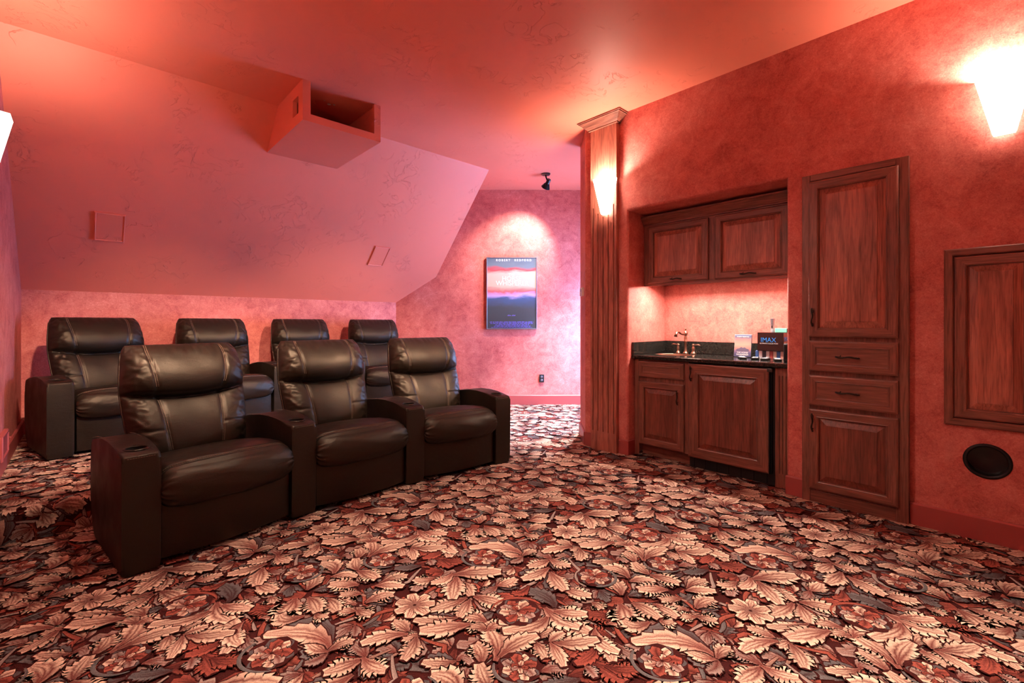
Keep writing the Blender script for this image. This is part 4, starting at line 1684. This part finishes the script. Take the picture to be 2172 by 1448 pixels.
top = empty('granite_countertop', W(A_R, NICHE_B1, 0.880), ROT_BAR, 'black speckled granite counter with low splashback in the niche', 'countertop')
SKX, SKY = 0.262, 0.335
mb = MB()
mb.bevbox(0.004, 1.276, 0.055, 0.662, 0.0, 0.035, 0.010, 3)
slab = mb.obj('slab', M['granite'], top)
cu = MB()
cu.rings([[(SKX + 0.165 * math.cos(t), SKY + 0.135 * math.sin(t), z) for t in np.linspace(0, 2 * math.pi, 41)[:-1]] for z in (-0.05, 0.1)])
cut(slab, cu.obj('cutter', M['granite'], loc=top.location, rz=ROT_BAR))
mb = MB().bevbox(0.024, 1.276, 0.645, 0.664, 0.036, 0.150, 0.003)
mb.obj('splashback', M['granite'], top)
mb = MB().bevbox(0.004, 0.023, 0.062, 0.664, 0.036, 0.150, 0.003)
mb.obj('side_splash', M['granite'], top)

sink = empty('bar_sink', W(A_R, NICHE_B1, 0.0), ROT_BAR, 'oval copper bar sink sunk in the granite counter', 'sink')
mb = MB()
rs = []
for k, z in ((1.02, 0.916), (0.99, 0.917), (0.975, 0.912), (0.96, 0.88), (0.88, 0.80), (0.55, 0.775), (0.12, 0.77)):
    rs.append([(SKX + 0.163 * k * math.cos(t), SKY + 0.133 * k * math.sin(t), z) for t in np.linspace(0, 2 * math.pi, 41)[:-1]])
mb.rings(rs, False, True)
mb.obj('basin', M['copper'], sink, True)

fau = empty('bar_faucet', W(A_R + 0.555, NICHE_B1 - 0.275, 0.915), ROT_BAR, 'antique bronze two-handle bar faucet behind the sink', 'faucet')
mb = MB()
mb.lathe([(0, 0.0), (0.027, 0.0), (0.027, 0.006), (0.020, 0.014), (0.0145, 0.022), (0.013, 0.11), (0.016, 0.113), (0.016, 0.118), (0.013, 0.122), (0.015, 0.150), (0.012, 0.166),
          (0.011, 0.170), (0.018, 0.182), (0.020, 0.195), (0.015, 0.207), (0.006, 0.213), (0.005, 0.222), (0.010, 0.230), (0.008, 0.239), (0, 0.242)], seg=18, cap0=False, cap1=False)
mb.obj('column', M['copper'], fau, True)
mb = MB()
mb.tube([(0, 0, 0.19), (-0.008, -0.03, 0.184), (-0.016, -0.06, 0.190), (-0.023, -0.085, 0.206), (-0.029, -0.105, 0.207), (-0.033, -0.122, 0.190), (-0.035, -0.130, 0.165)],
        [0.010, 0.0085, 0.0085, 0.010, 0.011, 0.012, 0.016], 12)
mb.obj('spout', M['copper'], fau, True)
for sx in (-1, 1):
    mb = MB()
    mb.lathe([(0, 0.0), (0.025, 0.0), (0.025, 0.008), (0.017, 0.016), (0.012, 0.03), (0.016, 0.045), (0.013, 0.062), (0.008, 0.075), (0.011, 0.082), (0.009, 0.092), (0, 0.096)], (sx * 0.075, 0, 0), 16, cap0=False, cap1=False)
    mb.tube([(sx * 0.058, 0, 0.084), (sx * 0.09, 0, 0.085), (sx * 0.12, 0, 0.088), (sx * 0.14, 0, 0.084)], [0.004, 0.005, 0.0075, 0.003], 10)
    mb.obj('tap_handle', M['copper'], fau, True)

# under-cabinet lamp strip
strip = empty('undercabinet_lamp', W(A_R, NICHE_B1, 1.55), ROT_BAR, 'slim lamp strip fixed under the upper cabinet', 'lamp')
MB().bevbox(0.12, 1.20, 0.33, 0.38, 0.014, 0.027, 0.003).obj('housing', M['white'], strip)
MB().bevbox(0.13, 1.19, 0.336, 0.374, 0.011, 0.0145, 0.001, 1).obj('diffuser', glow('lamp_diffuser', (1.0, 0.86, 0.72), 12.0), strip)
ld = bpy.data.lights.new('strip_light', 'AREA')
ld.shape = 'RECTANGLE'; ld.size = 1.05; ld.size_y = 0.035
ld.energy = P_UNDERCAB; ld.color = (1.0, 0.84, 0.74)
lo = bpy.data.objects.new('strip_light', ld)
lo.parent = strip
lo.location = (0.66, 0.355, 0.009)
lo.rotation_euler = (math.radians(-14), 0, 0)
COL.objects.link(lo)

# ---------------- things on the counter
ZT = 0.9155


def on_bar(name, b, a, z, label, cat, group=None, turn=0.0):
    return empty(name, W(a, b, z), ROT_BAR + turn, label, cat, group)


dvd = on_bar('film_case', 1.478, 4.075, ZT + 0.003, 'upright film case with a dusk picture leaning by the black box', 'film case')
dvd.rotation_euler = (math.radians(-9), 0, ROT_BAR + 0.05)
MB().bevbox(-0.068, 0.068, 0.0, 0.015, 0.0, 0.190, 0.002).obj('case', M['steel'], dvd)
MB().box(-0.065, 0.065, -0.0012, 0.0002, 0.002, 0.188).obj('cover', M['dvd'], dvd)
mb = MB()
mb.add([(-0.05 + 0.1 * t, -0.0016, 0.062 + 0.018 * math.sin(3.1 * t) * (1 + 0.25 * math.sin(21 * t))) for t in np.linspace(0, 1, 18)] +
       [(0.05 - 0.1 * t, -0.0016, 0.045) for t in np.linspace(0, 1, 18)], [tuple(range(36))])
mb.obj('ridge_print', plain('dark_ridge_ink', (0.10, 0.07, 0.12), 0.5), dvd)
text('title_print', 'THE HORSE', 0.017, M['ink_white'], dvd, (0, -0.0022, 0.036))
text('title_print', 'WHISPERER', 0.019, M['ink_white'], dvd, (0, -0.0022, 0.018))
text('name_print', 'ROBERT REDFORD', 0.0115, M['ink_white'], dvd, (0, -0.0022, 0.170))

tray = on_bar('disc_row', 1.26, 4.055, ZT, 'row of slim disc cases with coloured spines under the black box', 'disc cases')
for k in range(8):
    x0 = -0.105 + k * 0.0265
    MB().bevbox(x0, x0 + 0.0258, -0.005, 0.13, 0.0, 0.062, 0.002, 1).obj('disc_case', M['covers'][k], tray)
imx = on_bar('collection_box', 1.26, 4.055, ZT + 0.0625, 'glossy black collection box with blue lettering on the counter', 'box')
MB().bevbox(-0.088, 0.105, -0.012, 0.135, 0.0, 0.150, 0.002).obj('carton', M['card'], imx)
text('logo_print', 'IMAX', 0.052, M['ink_blue'], imx, (-0.006, -0.0128, 0.088), sx=0.92)
text('logo_print', 'ULTIMATE COLLECTION', 0.0135, M['ink_white'], imx, (-0.002, -0.0128, 0.060), sx=0.9)
text('logo_print', 'IMAX', 0.052, M['ink_blue'], imx, (0.1056, 0.065, 0.095), (math.pi / 2, 0, math.pi / 2), 0.92)
text('logo_print', 'ULTIMATE COLLECTION', 0.0135, M['ink_white'], imx, (0.1056, 0.065, 0.068), (math.pi / 2, 0, math.pi / 2), 0.9)
tor = on_bar('pocket_torch', 1.252, 4.10, ZT + 0.213, 'small dark metal torch standing on the black box', 'torch')
mb = MB()
mb.lathe([(0, 0), (0.014, 0), (0.014, 0.018), (0.0125, 0.020), (0.0125, 0.062), (0.0145, 0.068), (0.015, 0.092), (0.0165, 0.100), (0.0165, 0.112), (0.012, 0.114), (0, 0.110)], seg=16, cap0=False, cap1=False)
mb.obj('barrel', M['steel'], tor, True, auto=40)
MB().bevbox(-0.004, 0.004, -0.0165, -0.011, 0.035, 0.055, 0.002).obj('switch', M['black'], tor)
tl = on_bar('teal_carton', 1.175, 4.10, ZT + 0.213, 'small teal carton lying on the black box', 'carton')
MB().bevbox(-0.052, 0.035, -0.03, 0.03, 0.0, 0.034, 0.002).obj('sleeve', M['teal'], tl)
MB().bevbox(0.035, 0.042, -0.029, 0.029, 0.001, 0.033, 0.001).obj('end_cap', M['black'], tl)
rl = ['leftmost of the flat remotes lying before the black box', 'second flat remote from the left before the black box',
      'third flat remote from the left before the black box', 'rightmost flat remote on the granite counter']
for k, (b_, a_, rt) in enumerate(((1.425, 3.93, 0.5), (1.325, 3.93, 0.25), (1.245, 3.91, 0.1), (1.155, 3.90, 0.35))):
    rm = on_bar('remote_control', b_, a_, ZT, rl[k], 'remote', 'remotes on the counter', rt)
    MB().bevbox(-0.026, 0.026, -0.06, 0.06, 0.0, 0.014, 0.005, 3).obj('case', M['black'], rm, True, auto=35)
    mb = MB()
    for i in range(3):
        for j in range(5):
            mb.bevbox(-0.018 + i * 0.013, -0.009 + i * 0.013, -0.045 + j * 0.02, -0.034 + j * 0.02, 0.0135, 0.0160, 0.001, 1)
    mb.obj('keypad', M['steel'], rm)['kind'] = 'stuff'
spk = on_bar('black_device', 1.055, 3.83, ZT, 'upright black electronic device half hidden by the niche side', 'device')
MB().bevbox(-0.028, 0.04, -0.05, 0.05, 0.0, 0.135, 0.008, 3).obj('case', M['black'], spk, True, auto=35)
MB().bevbox(-0.020, 0.032, -0.052, -0.049, 0.02, 0.12, 0.002).obj('face', M['dark'], spk)

# ------------------------------------------------------------------ poster wall
FY = HALL_Y - 0.035
pos = empty('framed_poster', (-0.005, FY, 1.117), 0, 'framed film poster of a dusk sky on the far wall', 'poster')
pwid, ph = 0.742, 1.055
mb = MB()
mb.rings([rect(-pwid / 2, pwid / 2, 0, ph, i, d_) for i, d_ in ((0, -0.001), (0, -0.028), (0.003, -0.031), (0.011, -0.031), (0.014, -0.027), (0.014, -0.020))], True, False)
mb.obj('frame', M['steel'], pos)
MB().box(-pwid / 2 + 0.013, pwid / 2 - 0.013, -0.022, -0.004, 0.013, ph - 0.013).obj('print', M['art'], pos)
PYT = -0.0228
text('name_print', 'R O B E R T', 0.044, M['ink_white'], pos, (-0.125, PYT, ph - 0.045), sx=0.92)
text('name_print', 'R E D F O R D', 0.044, M['ink_white'], pos, (0.165, PYT, ph - 0.045), sx=0.92)
text('title_print', 'THE', 0.050, M['ink_white'], pos, (0.0, PYT, 0.800))
text('title_print', 'HORSE', 0.092, M['ink_white'], pos, (0.0, PYT, 0.740))
text('title_print', 'WHISPERER', 0.098, M['ink_white'], pos, (0.01, PYT, 0.672), sx=0.95)


def fine_print(parent, rows, y, mat):
    """lines of print too small to read: rows of short upright strokes"""
    mb = MB()
    for x0, x1, z, h in rows:
        x = x0
        while x < x1:
            for _ in range(random.randint(3, 8)):
                if x > x1: break
                hh = h * random.choice((0.7, 1.0, 1.0))
                mb.box(x, x + h * 0.42, y, y + 0.0006, z, z + hh)
                x += h * 0.66
            x += h * 0.7
    o = mb.obj('small_print', mat, parent)
    o['kind'] = 'stuff'
    return o


fine_print(pos, [(-0.06, 0.05, 0.195, 0.016), (-0.32, 0.32, 0.100, 0.013), (-0.31, 0.31, 0.080, 0.013), (-0.24, 0.25, 0.060, 0.013), (-0.26, 0.27, 0.040, 0.013), (-0.30, 0.30, 0.024, 0.008)], PYT - 0.0006, M['ink_violet'])

out = empty('wall_outlet', (0.437, FY + 0.002, 0.395), 0, 'black electrical outlet low on the far wall below the poster', 'outlet')
MB().bevbox(-0.035, 0.035, -0.006, 0.004, -0.057, 0.057, 0.003).obj('plate', M['black'], out)
for dz in (-0.024, 0.024):
    mb = MB()
    mb.lathe([(0.016, -0.006), (0.016, -0.009), (0.014, -0.010), (0, -0.010)], (0, 0, dz), 16, 'y', False, False)
    mb.obj('socket', M['steel'], out)
    mb = MB()
    for sx in (-0.006, 0.006):
        MB().box(sx - 0.0012, sx + 0.0012, -0.0106, -0.0098, dz - 0.005, dz + 0.006).obj('slot', M['black'], out)

th = empty('thermostat', (0.728, 4.66, 1.48), math.radians(-90 + 3), 'small white thermostat on the narrow wall end', 'thermostat')
MB().bevbox(-0.055, 0.055, -0.026, -0.004, 0.0, 0.085, 0.004).obj('case', M['white'], th)
MB().bevbox(-0.03, 0.03, -0.028, -0.0255, 0.045, 0.072, 0.001).obj('display', M['steel'], th)

# ceiling spotlight for the poster
sp = empty('ceiling_spotlight', (0.437, 5.90, 3.143), 0, 'small black ceiling spotlight aimed at the framed poster', 'spotlight')
mb = MB().lathe([(0, -0.001), (0.058, -0.001), (0.060, -0.006), (0.056, -0.022), (0.02, -0.028), (0, -0.028)], seg=24, cap0=False, cap1=False)
mb.obj('canopy', M['blackmetal'], sp, True, auto=40)
MB().tube([(0, 0, -0.025), (0.004, 0, -0.055), (0.016, 0.0, -0.085), (0.028, 0.0, -0.10)], 0.010, 10).obj('stem', M['blackmetal'], sp, True)
aim = Vector((-0.43, 0.80, -0.85)).normalized()
hp = Vector((0.032, 0, -0.105))
q = aim.to_track_quat('-Z', 'Y')
mb = MB().lathe([(0, 0.03), (0.024, 0.03), (0.026, 0.022), (0.026, -0.028), (0.032, -0.034), (0.060, -0.092), (0.058, -0.092), (0.028, -0.036), (0.0, -0.036)], seg=24, cap0=False, cap1=False)
hd = mb.obj('lamp_head', M['blackmetal'], sp, True, loc=hp, auto=40)
hd.rotation_euler = q.to_euler()
ld = bpy.data.lights.new('poster_light', 'SPOT')
ld.energy = P_POSTER
ld.color = (1.0, 0.84, 0.78)
ld.spot_size = math.radians(74)
ld.spot_blend = 0.8
ld.shadow_soft_size = 0.02
lo = bpy.data.objects.new('poster_light', ld)
lo.parent = hd
lo.location = (0, 0, -0.085)
COL.objects.link(lo)

# red painted register low on the left wall
reg = empty('wall_register', W(A_L, 4.62, H_RISER + 0.105), ROT_LEFT, 'red painted register low on the left wall at the frame edge', 'register')
mb = MB()
mb.rings([rect(-0.17, 0.17, 0.0, 0.17, i, d_) for i, d_ in ((0, -0.001), (0.001, -0.02), (0.006, -0.026), (0.02, -0.026), (0.024, -0.018))], True, True)
mb.obj('frame', M['trimred'], reg)
MB().bevbox(0.172, 0.190, -0.034, -0.001, 0.10, 0.112, 0.002).obj('lever', M['trimred'], reg)
